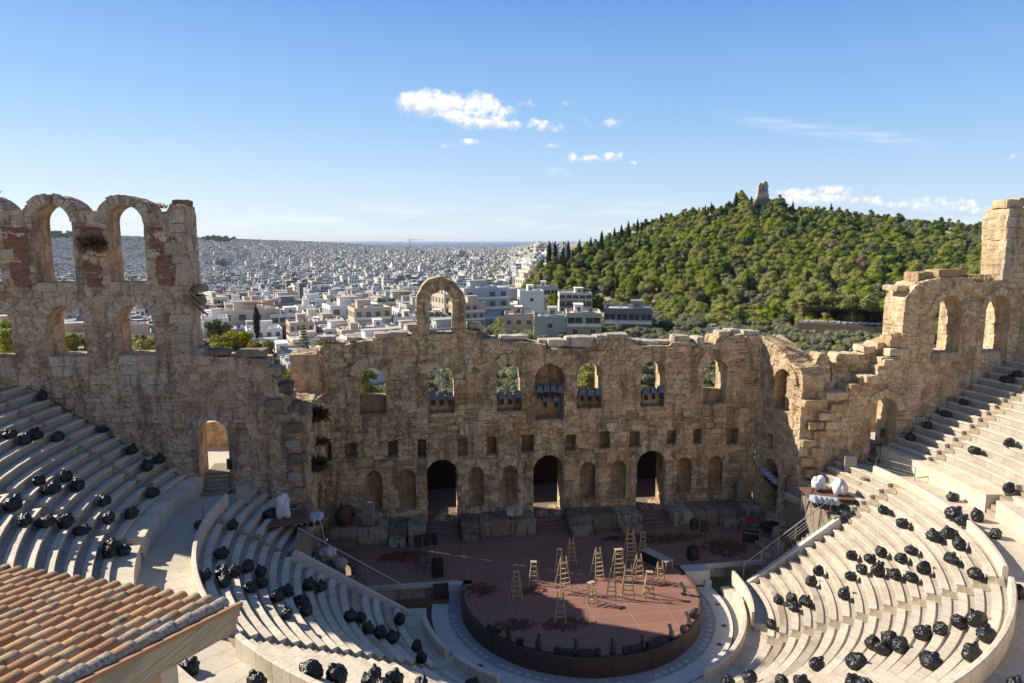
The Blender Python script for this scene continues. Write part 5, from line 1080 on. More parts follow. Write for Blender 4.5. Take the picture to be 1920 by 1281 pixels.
def crown(seed, lobes, shape, nleaf, lsz, jit=.5):
    """leaf-sized faces scattered over many uneven clumps, plus dense cores"""
    rr = np.random.default_rng(seed); V = []; F = []; A = []
    for (c, r, fl) in lobes:
        c = np.array(c); lv = rr.random()
        bm = bmesh.new(); bmesh.ops.create_icosphere(bm, subdivisions=2, radius=1.); b0 = len(V)
        for v in bm.verts:
            n = v.co.normalized(); q = .78*(1+.3*noise.noise(n*2.1+Vector((seed+lv*9,0,0)))); V.append((c[0]+n.x*r*q, c[1]+n.y*r*q, c[2]+n.z*r*q*fl)); A.append(lv*.5)
        F += [tuple(b0+v.index for v in f.verts) for f in bm.faces]; bm.free()
        k = int(nleaf*r*r); n = rr.normal(size=(k,3)); n /= np.linalg.norm(n, axis=1)[:,None]; n[:,2] = np.abs(n[:,2])*np.where(rr.random(k) < .75, 1, -1)
        rad = r*(.72+.42*rr.random(k)); P_ = c+n*rad[:,None]*np.array([1,1,fl]); T = n+rr.normal(size=(k,3))*jit; T /= np.linalg.norm(T, axis=1)[:,None]
        S_ = np.cross(T, rr.normal(size=(k,3))); S_ /= np.linalg.norm(S_, axis=1)[:,None]; W_ = np.cross(T, S_); s = lsz*(.6+.8*rr.random(k))[:,None]; b0 = len(V); lf = rr.random(k)
        Q = np.stack([P_-S_*s-W_*s*.6, P_+S_*s-W_*s*.6, P_+S_*s*.7+W_*s*.7, P_-S_*s*.7+W_*s*.7], 1).reshape(-1, 3)
        V += Q.tolist(); A += np.repeat(np.clip(lf*.7+lv*.4, 0, 1), 4).tolist(); F += [(b0+4*i, b0+4*i+1, b0+4*i+2, b0+4*i+3) for i in range(k)]
    return V, F, A
def mk_tree(kind, seed, detail=1.):
    rr = random.Random(seed); L = []; T = MB()
    if kind == 'olive':
        H = 5.2
        for k in range(15): a = rr.uniform(0, TAU); d = rr.random()**.6*2.1; L.append(((math.cos(a)*d, math.sin(a)*d, 1.9+rr.random()*2.5-d*.3), rr.uniform(.75, 1.25), rr.uniform(.7, .95)))
        nl, ls = 70*detail, .15/detail**.4
        T.tube((0,0,-1),(.1,.05,1.2),.28,.2); 
        for k in range(4): a = TAU*k/4+.4; T.tube((.1,.05,1.1),(math.cos(a)*1.0,math.sin(a)*1.0,2.6),.13,.06,6)
    elif kind in ('pine', 'dark'):
        for k in range(17): a = rr.uniform(0, TAU); d = rr.random()**.6*2.5; L.append(((math.cos(a)*d, math.sin(a)*d, 2.4+rr.random()*4.0*(1-d/4.2)), rr.uniform(1.0, 1.6), rr.uniform(.72, .95)))
        L.append(((0,0,6.3),1.2,.85)); nl, ls = 85*detail, .15/detail**.4
        T.tube((0,0,-1.5),(.15,.1,3.4),.24,.16); T.tube((.15,.1,3.3),(0,0,6.2),.15,.06)
        for k in range(5): a = TAU*k/5; T.tube((.1,.08,2.9+k*.3),(math.cos(a)*1.6,math.sin(a)*1.6,4.0+k*.35),.08,.04,5)
    elif kind == 'umbrella':
        for k in range(22): a = rr.uniform(0, TAU); d = rr.random()**.5*4.2; L.append(((math.cos(a)*d, math.sin(a)*d, 7.2+rr.random()*2.2-d*.25), rr.uniform(1.0, 1.7), rr.uniform(.45, .65)))
        nl, ls = 55*detail, .2/detail**.4
        T.tube((0,0,-1.5),(.5,.2,4.5),.32,.22); 
        for k in range(6): a = TAU*k/6; T.tube((.5,.2,4.3),(math.cos(a)*2.4,math.sin(a)*2.4,7.4),.14,.06,6)
    elif kind == 'cypress':
        for k in range(13): t = k/12; L.append(((rr.uniform(-.12,.12), rr.uniform(-.12,.12), .9+t*8.4), (.25+1.0*math.sin(PI*min(1,(t*.82+.16))))*.82, 1.25))
        nl, ls = 110*detail, .13; T.tube((0,0,-1.2),(0,0,2),.18,.14)
    elif kind == 'araucaria':
        for k in range(11):
            for q in range(6): a = TAU*q/6+k*.5; rad = (1-k/12)*2.0; L.append(((math.cos(a)*rad*.75, math.sin(a)*rad*.75, 1.2+k*.72), .42, .5))
        nl, ls = 150, .09; T.tube((0,0,-1),(0,0,9),.16,.04)
    else:
        for k in range(18): a = rr.uniform(0, TAU); d = rr.random()**.6*2.4; L.append(((math.cos(a)*d, math.sin(a)*d, 2.8+rr.random()*4.2-d*.3), rr.uniform(.8, 1.4), rr.uniform(.75, 1.0)))
        nl, ls = 60*detail, .2; T.tube((0,0,-1),(0,0,3.4),.22,.14)
    V, F, A = crown(seed, L, None, nl, ls); return V, F, A, T
PROTO = {}
def proto(kind, mat_, n, detail, seed0):
    out = []
    for s in range(n):
        V, F, A, T = mk_tree(kind, seed0+s, detail)
        cm = mesh('crown', V, F, mat_, attrs={'leaf': A}, link=False); tm = T.build('trunk', BRN, link=False)
        b_ = len(V); whole = mesh('tree', V+T.V, F+[tuple(i+b_ for i in f) for f in T.F], [mat_, BRN], attrs={'leaf': A+[0]*len(T.V)}, mi=[0]*len(F)+[1]*len(T.F), link=False)
        out.append((cm, tm, whole))
    return out
PROTO['olive'] = proto('olive', OLV, 5, 1.6, 10); PROTO['pine'] = proto('pine', PIN, 5, 1., 20); PROTO['dark'] = proto('dark', PID, 4, 1., 30); PROTO['cypress'] = proto('cypress', CYP, 3, 1., 40)
PROTO['umbrella'] = proto('umbrella', PIN, 3, 1., 50); PROTO['autumn'] = proto('autumn', AUT, 2, 1.3, 60); PROTO['dying'] = proto('dark', RED, 2, 1., 70); PROTO['street'] = proto('street', PID, 3, 1., 80); PROTO['olivehill'] = proto('olive', OLV, 3, .9, 90)
PROTO['araucaria'] = proto('araucaria', PID, 1, 1., 99); PROTO['green'] = proto('street', PIN, 2, 1.2, 110)
NAMES = {'olive': 'olive_tree', 'olivehill': 'olive_tree', 'pine': 'pine_tree', 'dark': 'pine_tree', 'cypress': 'cypress_tree', 'umbrella': 'umbrella_pine', 'autumn': 'plane_tree', 'dying': 'pine_tree', 'street': 'street_tree', 'araucaria': 'araucaria_tree', 'green': 'street_tree'}
def tree(kind, x, y, s, lab, grp=None, parts=True, z=None, hz=1.0, cat='tree'):
    q = random.choice(PROTO[kind]); z = float(G(x, y)) if z is None else z; rz = random.uniform(0, TAU)
    if parts:
        r = empty(NAMES[kind], (x, y, z-.2), rz, label=lab, cat=cat, group=grp); r.scale = (s, s, s*hz)
        inst('crown', q[0], r); inst('trunk', q[1], r)
    else:
        r = inst(NAMES[kind], q[2], None, (x, y, z-.2), (0,0,rz), (s, s, s*hz)); tag(r, lab, cat, grp)
    return r
def polar(X_, d): p = CP+(fh*1320+RT*(X_-960)).normalized()*d; return p.x, p.y
# wood and grove positions
spots = []
tr_ = random.Random(11)
def scatter(X0, X1, d0, d1, sp, fn):
    d = d0
    while d < d1:
        w_ = d*(X1-X0)/1320; n = max(1, int(w_/sp))
        for k in range(n):
            X_ = X0+(X1-X0)*(k+tr_.random())/n; dd = d+tr_.uniform(-.45,.45)*sp; kd = fn(X_, dd)
            if kd: spots.append((kd, X_, dd))
        d += sp*.9
def grove(X_, d):
    if d > np.interp(X_, [640,860,900,1240,1250,1400,1700], [150,160,250,300,262,272,262]): return None
    if 1500 < X_ < 1680 and 250 < d < 300: return None
    if X_ < 700 and d > 130: return None
    if 1325 < X_ < 1365 and d > 230: return None
    if X_ > 1500 and d > 256: return None
    if X_ < 1010 and d > 200 and tr_.random() < .07: return 'pine'
    return 'olive' if tr_.random() < .96 else 'pine'
scatter(640, 1760, 76, 300, 5.0, grove)
def wood(X_, d):
    fd = np.interp(X_, PX_, FD); rd = np.interp(X_, PX_, RD); t = (d-fd)/(rd-fd)
    if t < -.35 or t > 1.10: return None
    if X_ < 1130 and d < 352: return None
    if X_ < 1235 and d < 336: return None
    if abs(X_-1425) < 17 and d > 455: return None
    if t < 0 and d < (300 if X_ < 1250 else 262): return None
    nzv = noise.noise(Vector((X_*.006, d*.02, 3))); r = tr_.random()
    if 1640 < X_ and t > .55 and noise.noise(Vector((X_*.02, d*.05, 9))) > .22: return None
    if X_ > 1560 and t > .6: return 'olivehill' if r < .62 else ('pine' if r < .75 else 'dark')
    if t > .75 and 1280 < X_ < 1470: return 'cypress' if r < .22 else ('dark' if r < .5 else 'pine')
    if t > .85: return 'cypress' if r < .17 else ('dark' if r < .55 else 'pine')
    if r < .012: return 'dying'
    if r < .06: return 'cypress'
    if t < .25 and nzv > -.1: return 'olivehill' if r < .7 else 'pine'
    if nzv > .12: return 'dark' if r < .5 else 'pine'
    if nzv < -.3: return 'olivehill' if r < .5 else 'pine'
    return 'pine' if r < .72 else ('dark' if r < .86 else 'olivehill')
scatter(968, 2040, 262, 560, 6.6, wood)
cntk = {}; STUFF = {}
spots.sort(key=lambda s: s[2])
LABT = {'olive': ('silvery olive tree in the grove between the theatre and the hill', 'olive trees of the grove behind the theatre'),
        'olivehill': ('grey green olive tree on the slope of the wooded hill', 'olive trees on the hillside'),
        'pine': ('bright yellow green pine on the wooded hillside', 'bright green pines on the hillside'), 'dark': ('dark green pine among brighter pines on the hillside', 'dark pines on the hillside'),
        'cypress': ('thin dark cypress rising from the hillside wood', 'cypresses on the hillside'), 'dying': ('reddish brown dying pine in the hillside wood', 'dying pines on the hillside')}
LIM = {'olive': 225, 'olivehill': 70, 'pine': 180, 'dark': 90, 'cypress': 200, 'dying': 60}
for (kd, X_, d) in spots:
    x, y = polar(X_, d); k = 'olive' if kd == 'olive' else kd; cntk[k] = cntk.get(k, 0)+1
    if kd in ('olive',): s = tr_.uniform(.75, 1.15)
    elif kd == 'cypress': s = tr_.uniform(.9, 1.35)
    elif kd == 'olivehill': s = tr_.uniform(1.0, 1.35)
    else: s = tr_.uniform(1.05, 1.55) if d > 262 else tr_.uniform(.6, .85)
    if kd != 'olive' and (d-np.interp(X_, PX_, FD))/(np.interp(X_, PX_, RD)-np.interp(X_, PX_, FD)) > .85: s *= .74
    if cntk[k] <= LIM[k]:
        near = kd == 'pine' and d < 262
        lab, grp = LABT[k]
        if near: lab, grp = 'bright green pine standing among the olives behind the stage wall', 'pines among the olives'
        if True:
            fd_ = np.interp(X_, PX_, FD); rd_ = np.interp(X_, PX_, RD); t_ = (d-fd_)/(rd_-fd_)
            if near: zn = ('left' if X_ < 950 else ('middle' if X_ < 1300 else 'right')); lab = 'bright green pine among the %s olives behind the stage wall' % zn
            elif kd == 'olive': zn = ('close behind the stage wall' if d < 120 else ('in the middle of the grove' if d < 190 else 'in the far rows'))+', '+('left' if X_ < 950 else ('middle' if X_ < 1300 else 'right')); lab = 'silvery olive tree %s part of the grove' % zn
            else: zn = ('upper' if t_ > .66 else ('middle' if t_ > .3 else 'lower'))+' '+('far left' if X_ < 1120 else ('left' if X_ < 1260 else ('central' if X_ < 1400 else ('right' if X_ < 1540 else 'far right')))); lab = lab.replace('wooded hillside', 'hill').replace('on the hillside','on the hill').replace('hillside wood','hill wood').replace('wooded hill','hill')+', %s slope' % zn
            grp = grp+', '+zn
        tree(kd, x, y, s, lab, grp, parts=(d < 125))
    else: STUFF.setdefault(k, []).append((x, y, float(G(x, y))-.2, s, tr_.uniform(0, TAU)))
def stuff(name, lst, pr, kind_mat):
    """too many to count one by one: points carrying one copy each of a few crowns"""
    grp = bpy.data.node_groups.new('scatter_'+name, 'GeometryNodeTree'); grp.interface.new_socket('Geometry', in_out='INPUT', socket_type='NodeSocketGeometry'); grp.interface.new_socket('Geometry', in_out='OUTPUT', socket_type='NodeSocketGeometry')
    g = grp.nodes; gi = g.new('NodeGroupInput'); go = g.new('NodeGroupOutput')
    src = bpy.data.collections.new('source_'+name)
    obs = []
    for (c_, t_, w_) in pr: o = bpy.data.objects.new('wood_source', w_); src.objects.link(o); obs.append(o)
    ci = g.new('GeometryNodeCollectionInfo'); ci.inputs['Collection'].default_value = src; ci.inputs['Separate Children'].default_value = True; ci.inputs['Reset Children'].default_value = True
    m2p = g.new('GeometryNodeMeshToPoints'); ip = g.new('GeometryNodeInstanceOnPoints'); ip.inputs['Pick Instance'].default_value = True
    a1_ = g.new('GeometryNodeInputNamedAttribute'); a1_.data_type = 'FLOAT'; a1_.inputs['Name'].default_value = 'size'; a2_ = g.new('GeometryNodeInputNamedAttribute'); a2_.data_type = 'FLOAT'; a2_.inputs['Name'].default_value = 'turn'
    cx = g.new('ShaderNodeCombineXYZ'); ri = g.new('FunctionNodeRandomValue'); ri.data_type = 'INT'; ri.inputs['Max'].default_value = len(pr)-1 if 'Max' in ri.inputs else 1
    for s in ri.inputs:
        if s.name == 'Max' and s.type == 'INT': s.default_value = len(pr)-1
        if s.name == 'Min' and s.type == 'INT': s.default_value = 0
    l = grp.links; l.new(gi.outputs[0], m2p.inputs['Mesh']); l.new(m2p.outputs[0], ip.inputs['Points']); l.new(ci.outputs[0], ip.inputs['Instance'])
    l.new([s for s in a1_.outputs if s.name == 'Attribute'][0], ip.inputs['Scale']); l.new([s for s in a2_.outputs if s.name == 'Attribute'][0], cx.inputs[2]); l.new(cx.outputs[0], ip.inputs['Rotation'])
    l.new([s for s in ri.outputs if s.type == 'INT'][0], ip.inputs['Instance Index']); l.new(ip.outputs[0], go.inputs[0])
    o = mesh(name, [p[:3] for p in lst], [], pr[0][2].materials[0], attrs={'size': [p[3] for p in lst], 'turn': [p[4] for p in lst]})
    md = o.modifiers.new('scatter', 'NODES'); md.node_group = grp; tag(o, kind_mat, 'trees', kind='stuff')
for k, l_ in STUFF.items(): stuff({'olive':'far_olive_grove','olivehill':'hillside_olives','pine':'hillside_pines','dark':'hillside_dark_pines','cypress':'hillside_cypresses','dying':'dying_pines'}[k], l_, PROTO[k], 'distant mass of %s beyond the countable ones' % {'olive':'olive trees','olivehill':'hillside olives','pine':'bright pines','dark':'dark pines','cypress':'cypresses','dying':'dying pines'}[k])
# low scrub under the wood
sc_ = []
for k in range(2600):
    X_ = tr_.uniform(985, 1990); fd = np.interp(X_, PX_, FD); rd = np.interp(X_, PX_, RD); d = tr_.uniform(fd-18, rd+4)
    if X_ < 1235 and d < 366: continue
    x, y = polar(X_, d); sc_.append((x, y, float(G(x, y))-.9, tr_.uniform(.28, .5), tr_.uniform(0, TAU)))
stuff('hillside_scrub', sc_, PROTO['olivehill']+PROTO['dark'], 'low scrub covering the ground of the hill')
# ridge cypresses left of the summit
for i, (X_, yt) in enumerate([(1030,440),(1041,441),(1056,452),(1066,442),(1087,441),(1108,437),(1128,424),(1152,420),(1165,414),(1178,408),(1195,404),(1240,399),(1376,357)]):
    d = np.interp(X_, PX_, RD)-6; x, y = polar(X_, d); z = float(G(x, y)); top = CP.z+d*(450-yt)/1320; s = max(.45, (top-z)/9.8*.86)
    tree('cypress', x, y, s, 'dark cypress on the left ridge of the hill against the sky, %s from the left' % ORD[i+1], 'cypresses on the skyline', parts=True, z=z)
# umbrella pines over the restaurant
for i, (X_, d, s) in enumerate([(1520,268,1.0),(1560,262,1.15),(1588,266,.95),(1612,260,1.1),(1640,265,1.0),(1665,262,.95),(1700,268,1.05)]):
    x, y = polar(X_, d); tree('umbrella', x, y, s*1.15, 'broad bright umbrella pine above the restaurant tables, %s from the left' % ORD[i+1], 'umbrella pines at the restaurant', parts=True, z=-5.2)
# garden trees left of the stage wall and the named ones
for (kd, X_, yt, H, d, lab) in [('autumn',428,618,7.5,125,'yellow green plane tree left of the tall cypress'),('autumn',452,612,8,130,'golden plane tree in front of the tall cypress'),('autumn',492,630,7,120,'orange yellow plane tree right of the tall cypress'),('autumn',410,632,6,118,'small yellowing tree at the end of the left wall'),
        ('cypress',479,568,9.5,190,'tall dark cypress among the houses left of the stage wall'),('araucaria',568,607,9,185,'feathery araucaria tree in front of the white houses'),('green',543,693,6,95,'bright green tree behind the gap left of the stage wall'),('street',518,700,5,100,'dark shrubby tree beside the low grey house'),
        ('green',146,618,7,105,'green tree seen through the second lower arch'),('green',268,622,7,108,'green tree seen through the third lower arch'),('green',28,600,8,105,'green tree seen through the first lower arch'),('street',385,640,6,120,'small green tree at the right edge of the left wall'),
        ('cypress',1140,602,8,262,'single cypress in front of the long grey apartment house'),('autumn',1035,548,8,318,'rust coloured tree beside the white pergola house'),('green',1098,540,7,352,'bright pine behind the white pergola house'),('green',1105,684,6,92,'yellow green pine seen through the fifth upper window'),
        ('green',690,690,5,90,'yellow green treetop in the first upper window'),('street',443,655,7,140,'dark green tree under the golden plane tree'),('street',405,600,9,200,'dark street tree beside the block left of the gap')]:
    v = FW*FPX+RT*(X_-960)+UP*(640.5-yt); t_ = d/math.hypot(v.x, v.y); p = CP+v*t_; z = p.z-H
    base = {'autumn':8.2,'cypress':10.2,'araucaria':9.2,'green':7.9,'street':7.9}[kd]; tree(kd, p.x, p.y, H/base*1.02, lab, None, True, z=z+.2)

# ---- monument on the summit
mx_, my_ = polar(1425, 489); mz = CP.z+489*74/1320-2.0
MO = empty('hill_monument', (mx_, my_, mz), -YAW, label='ruined marble monument tower on the summit of the hill', cat='monument')
S = Stones(); rr = random.Random(2)
for (x, z, l, h) in ((0,.8,8.2,3.2),(0,3.2,7.6,2.0),(-1.9,5.2,3.0,2.4),(1.7,5.2,3.2,2.4),(0,5.0,1.6,1.8),(-1.9,7.6,2.8,2.4),(1.6,7.6,2.9,2.4),(0,9.2,6.3,1.4),(-1.6,10.3,2.2,1.2),(1.2,10.6,2.6,1.8),(.9,11.7,1.9,.8)): S.add((x, 0, z), (l, 3.4, h), 0, amp=.18, cuts=5)
o = S.build('tower_body', LW, MO)
m = MB(); m.box((-1.9,-1.75,6.2),(1.0,.15,2.6)); m.box((1.5,-1.75,6.4),(.9,.15,2.2)); m.build('niche', simple('monument shade', (.25,.21,.16)), MO)  # flat dark panels on the tower face; their colour paints the niche shade
m = MB(); m.box((0,0,-1.5),(9.6,6,4.6)); m.build('base_step', LW, MO)

# ---- restaurant terrace, van and cars at the foot of the hill
rx, ry = polar(1600, 262); rz0 = -4.6; ang = -YAW-math.atan((1600-960)/1320)
TE = empty('restaurant_terrace', (rx, ry, rz0), ang, label='dark shaded open air restaurant canopy under the umbrella pines', cat='terrace')
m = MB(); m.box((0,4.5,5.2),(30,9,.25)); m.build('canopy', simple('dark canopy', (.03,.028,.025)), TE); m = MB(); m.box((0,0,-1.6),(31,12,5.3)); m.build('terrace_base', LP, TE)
for k in range(6): m = MB(); m.box((-14+k*5.6,.2,3.1),(.2,.2,4.2)); m.build('post', BLK, TE)
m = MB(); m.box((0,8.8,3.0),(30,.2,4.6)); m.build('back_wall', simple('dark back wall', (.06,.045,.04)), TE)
for k in range(14):
    for q in range(2):
        c = Matrix.Rotation(ang, 3, 'Z')@Vector((-13+k*2.0+q*.7,-4.2+q*2.4,0))
        t = empty('restaurant_table', (rx+c.x, ry+c.y, rz0+1.05), ang+tr_.uniform(-.2,.2), label='white clothed table on the restaurant terrace under the pines', cat='table', group='white tables on the restaurant terrace')
        m = MB(); m.box((0,0,.75),(1.35,1.0,.06)); m.box((0,0,.55),(1.3,.95,.36)); m.build('tablecloth', TARP, t); m = MB(); m.tube((0,0,0),(0,0,.7),.05,n=6); m.build('leg', BLK, t)
def car(X_, d, body, lab, van=False, rz=None):
    x, y = polar(X_, d); z = float(G(x, y)); r = empty('parked_van' if van else 'parked_car', (x, y, z+.1), rz if rz is not None else -YAW+PI/2+tr_.uniform(-.3,.3), label=lab, cat='van' if van else 'car')
    m = MB(); Pf_ = [(-2.1,.35),(-2.15,.8),(-1.9,1.0),(-1.35,1.05),(-.8,1.5),(.9,1.52),(1.6,1.05),(2.15,.95),(2.2,.4)] if not van else [(-2.4,.4),(-2.45,1.3),(-2.3,2.35),(-1.9,2.5),(1.4,2.5),(1.9,1.6),(2.5,1.3),(2.55,.45)]
    wd = .85 if not van else 1.0; n = len(Pf_); m.add([(a, -wd, b) for a, b in Pf_]+[(a, wd, b) for a, b in Pf_], [tuple(range(n)), tuple(range(2*n-1, n-1, -1))]+[(i, n+i, n+(i+1) % n, (i+1) % n) for i in range(n)]); m.build('body', body, r)
    m = MB()
    if van: m.add([(1.45,-.85,2.35),(1.92,-.85,1.6),(1.92,.85,1.6),(1.45,.85,2.35)], [(0,1,2,3)]); m.V = [(a+.06,b,c+.03) for a,b,c in m.V]; m.box((.4,-1.005,1.9),(1.8,.01,.6)); m.box((-2.42,0,1.9),(.02,1.4,.5))
    else: m.box((.05,-.855,1.25),(1.6,.01,.34)); m.box((.05,.855,1.25),(1.6,.01,.34)); m.add([(.92,-.75,1.5),(1.6,-.8,1.07),(1.6,.8,1.07),(.92,.75,1.5)], [(0,1,2,3)]); m.V = [(a,b,c+.012) for a,b,c in m.V]
    m.build('window', GLASSD, r)
    for sx in (-1.35, 1.4):
        for sy in (-1, 1): m = MB(); m.tube((sx, sy*(wd-.15), .34), (sx, sy*(wd+.03), .34), .34, n=12); m.build('wheel', BLK, r)
WP = simple('white car paint', (.72,.73,.75), .25, spec=.6)
car(1345, 266, WP, 'white camper van parked at the foot of the hill', True, rz=-.6)
for X_, d, c_, nm in ((1368,268,(.05,.05,.06),'black'),(1400,268,(.35,.36,.38),'silver'),(1318,268,(.55,.56,.58),'pale grey'),(1430,268,(.08,.1,.16),'dark blue'),(1385,262,(.6,.6,.6),'white')): car(X_, d, simple(nm+' car paint', c_, .25, spec=.6), '%s car parked among the trees near the white camper van' % nm)

# ---- houses
PLA = {'white': (.74,.71,.65), 'cream': (.62,.54,.41), 'grey': (.40,.385,.36), 'blue grey': (.42,.45,.48), 'beige': (.50,.42,.31), 'pale green': (.41,.43,.34), 'pink': (.52,.38,.30), 'dark grey': (.20,.20,.195)}
PM = {k: simple(k+' plaster', v, .85, var=.08, vs_=.4) for k, v in PLA.items()}
ROOFM = simple('flat roof screed', (.42,.40,.37), .9, var=.25, vs_=.5); TILR = simple('red tile roof', (.30,.10,.055), .85, var=.3); AWN = {'white': simple('white awning', (.62,.61,.58), .8), 'green': simple('green awning', (.02,.14,.12), .7), 'red': simple('red awning', (.36,.05,.04), .8), 'orange': simple('orange awning', (.55,.22,.08), .8)}
SHUT = simple('window shutters', (.13,.115,.10), .6, var=.5); GREENT = simple('roof garden plants', (.05,.09,.025), .9, bump=1., bs=1., var=.5)
_wm = {}
def winmesh(w_, h_):
    k = (round(w_, 1), round(h_, 1))
    if k not in _wm:
        m = MB(); m.box((0,.0,0),(w_,.10,h_),mi=0); m.box((0,-.06,-h_/2-.04),(w_+.16,.12,.07),mi=1); m.box((0,-.062,0),(.06,.03,h_),mi=1); _wm[k] = m.build('window', [GLASSD, PM['white']], link=False)
    return _wm[k]
def house(xl, xr, yt, H, col, lab, floors=4, rot=0., depth=12, roof='flat', pent=None, bay=3.2, bal=0, awn=None, garden=False, d=None, wfrac=.45, parts=True, grp=None, side=True):
    xc = (xl+xr)/2
    if d is None:
        lo, hi = 60., 5000.
        dep = lambda q: CP.z-q*((FW*FPX+RT*(xc-960)+UP*(640.5-yt)).z/-math.hypot(*(FW*FPX+RT*(xc-960)+UP*(640.5-yt)).xy))
        v = FW*FPX+RT*(xc-960)+UP*(640.5-yt); sl = -v.z/math.hypot(v.x, v.y)
        for _ in range(50):
            q = (lo+hi)/2; X_, Y_ = CP.x+v.x/math.hypot(v.x, v.y)*q, CP.y+v.y/math.hypot(v.x, v.y)*q
            if CP.z-q*sl > float(G(X_, Y_))+H: lo = q
            else: hi = q
        d = (lo+hi)/2
    v = FW*FPX+RT*(xc-960)+UP*(640.5-yt); u_ = v/math.hypot(v.x, v.y); p = CP+u_*d; zr = p.z; zb = min(zr-H, float(G(p.x, p.y))-1); Ht = zr-zb
    wd = (xr-xl)/FPX*(p-CP).dot(FW); az = math.atan2(u_.x, u_.y)
    r = empty('house' if floors < 4 else 'apartment_building', (p.x+u_.x*depth/2, p.y+u_.y*depth/2, zb), -az+rot, label=lab, cat='building', group=grp); f = MB()
    f.box((0,0,Ht/2),(wd,depth,Ht),mi=0); f.box((0,0,Ht+.01),(wd-.5,depth-.5,.03),mi=1)
    for sx in (-1,1): f.box((sx*(wd/2-.12),0,Ht+.4),(.22,depth,.8),mi=0)
    for sy in (-1,1): f.box((0,sy*(depth/2-.12),Ht+.4),(wd-.46,.22,.8),mi=0)
    f.build('wall', [PM[col], ROOFM], r); fh_ = H/max(floors, 1)
    nb = max(1, int(wd/bay)); nw = 0
    if bal == 0 and floors >= 3 and bay < 8: bal = floors-2
    for fl in range(floors):
        zc = Ht-fh_*(fl+.5)
        if fl < bal:
            m = MB(); m.box((0,-depth/2-.7,zc-fh_/2+.1),(wd*.96,1.4,.16)); bc = m.build('balcony', PM['white' if col != 'white' else 'cream'], r); m = MB(); m.box((0,-depth/2-1.36,zc-fh_/2+.6),(wd*.96,.06,.85)); m.build('railing', PM['white' if col != 'white' else 'cream'] if fl % 2 == 0 else SHUT, bc)
        for k in range(nb):
            if nw > 34: break
            x = -wd/2+wd*(k+.5)/nb; ww = (wd/nb*.82 if fl < bal else 1.3*min(1, wd/nb/3)); hh = 2.0 if fl < bal else 1.35
            inst('window', winmesh(ww, hh), r, (x, -depth/2-.02, zc+(.05 if fl < bal else .1))); nw += 1
        if side and fl < 3:
            for k in range(2): inst('window', winmesh(1.1, 1.3), r, (wd/2+.02, -depth/4+k*depth/2, zc+.1), (0,0,PI/2)); inst('window', winmesh(1.1, 1.3), r, (-wd/2-.02, -depth/4+k*depth/2, zc+.1), (0,0,-PI/2))
    if roof == 'tile':
        m = MB(); e = .5; m.add([(-wd/2-e,-depth/2-e,Ht+.8),(wd/2+e,-depth/2-e,Ht+.8),(wd/2+e,depth/2+e,Ht+.8),(-wd/2-e,depth/2+e,Ht+.8),(-wd/2+depth/3,0,Ht+2.9),(wd/2-depth/3,0,Ht+2.9)], [(0,1,5,4),(1,2,5),(2,3,4,5),(3,0,4),(3,2,1,0)]); m.build('roof', TILR, r)
    else:
        pr_ = random.Random(int(xl*7+yt)); pw = pent if pent else .25
        px_ = pr_.uniform(-.2,.2)*wd; m = MB(); m.box((px_,depth*.12,Ht+1.35),(max(2.5,wd*pw),depth*.45,2.7)); m.box((px_,depth*.12,Ht+2.78),(max(2.5,wd*pw)+.4,depth*.45+.4,.16)); ph = m.build('penthouse', PM[col if pr_.random() < .6 else 'white'], r)
        inst('window', winmesh(1.1, 1.3), ph, (px_, depth*.12-depth*.225-.03, Ht+1.4))
        for k in range(min(5, 1+int(wd/6))):
            m = MB(); x = pr_.uniform(-.42,.42)*wd; y = pr_.uniform(-.4,.1)*depth
            if pr_.random() < .5: m.tube((x-.6,y,Ht+1.6),(x+.6,y,Ht+1.6),.26,n=8); m.add([(x-.6,y-1.1,Ht+.3),(x+.6,y-1.1,Ht+.3),(x+.6,y-.1,Ht+1.3),(x-.6,y-.1,Ht+1.3)],[(0,1,2,3)]); m.build('water_heater', STEEL, r)
            else: m.box((x,y,Ht+.55),(1.3,.8,1.0)); m.build('air_conditioner', PM['white'], r)
        m = MB(); x = pr_.uniform(-.3,.3)*wd; m.tube((x,0,Ht),(x,0,Ht+4.6),.04,n=4); m.bar((x-.7,0,Ht+4.3),(x+.7,0,Ht+4.3),.05); m.build('aerial', STEEL, r)
    if awn: m = MB(); m.box((wd*.1,-depth*.32,Ht+2.5),(wd*.55,depth*.34,.14),rx=R(-6)); m.bar((-wd*.15,-depth*.47,Ht),(-wd*.15,-depth*.47,Ht+2.45),.1); m.bar((wd*.35,-depth*.47,Ht),(wd*.35,-depth*.47,Ht+2.45),.1); m.build('awning', AWN[awn], r)
    if garden:
        V = []; F = []; rr = random.Random(int(xl)); pts = []
        for k in range(int(wd*14)): x = rr.uniform(-.48,.48)*wd; y = -depth*rr.uniform(.36,.47); z = Ht+.6+rr.random()*1.1*(1+.6*math.sin(x*2)); s = rr.uniform(.15,.35); b_ = len(V); a = rr.uniform(0,TAU); V += [(x-s,y,z-s),(x+s,y+.1,z-s*.8),(x+s*.7,y-.1,z+s),(x-s,y+.1,z+s*.7)]; F += [(b_,b_+1,b_+2,b_+3)]
        mesh('roof_garden', V, F, GREENT, r)
    return r, d
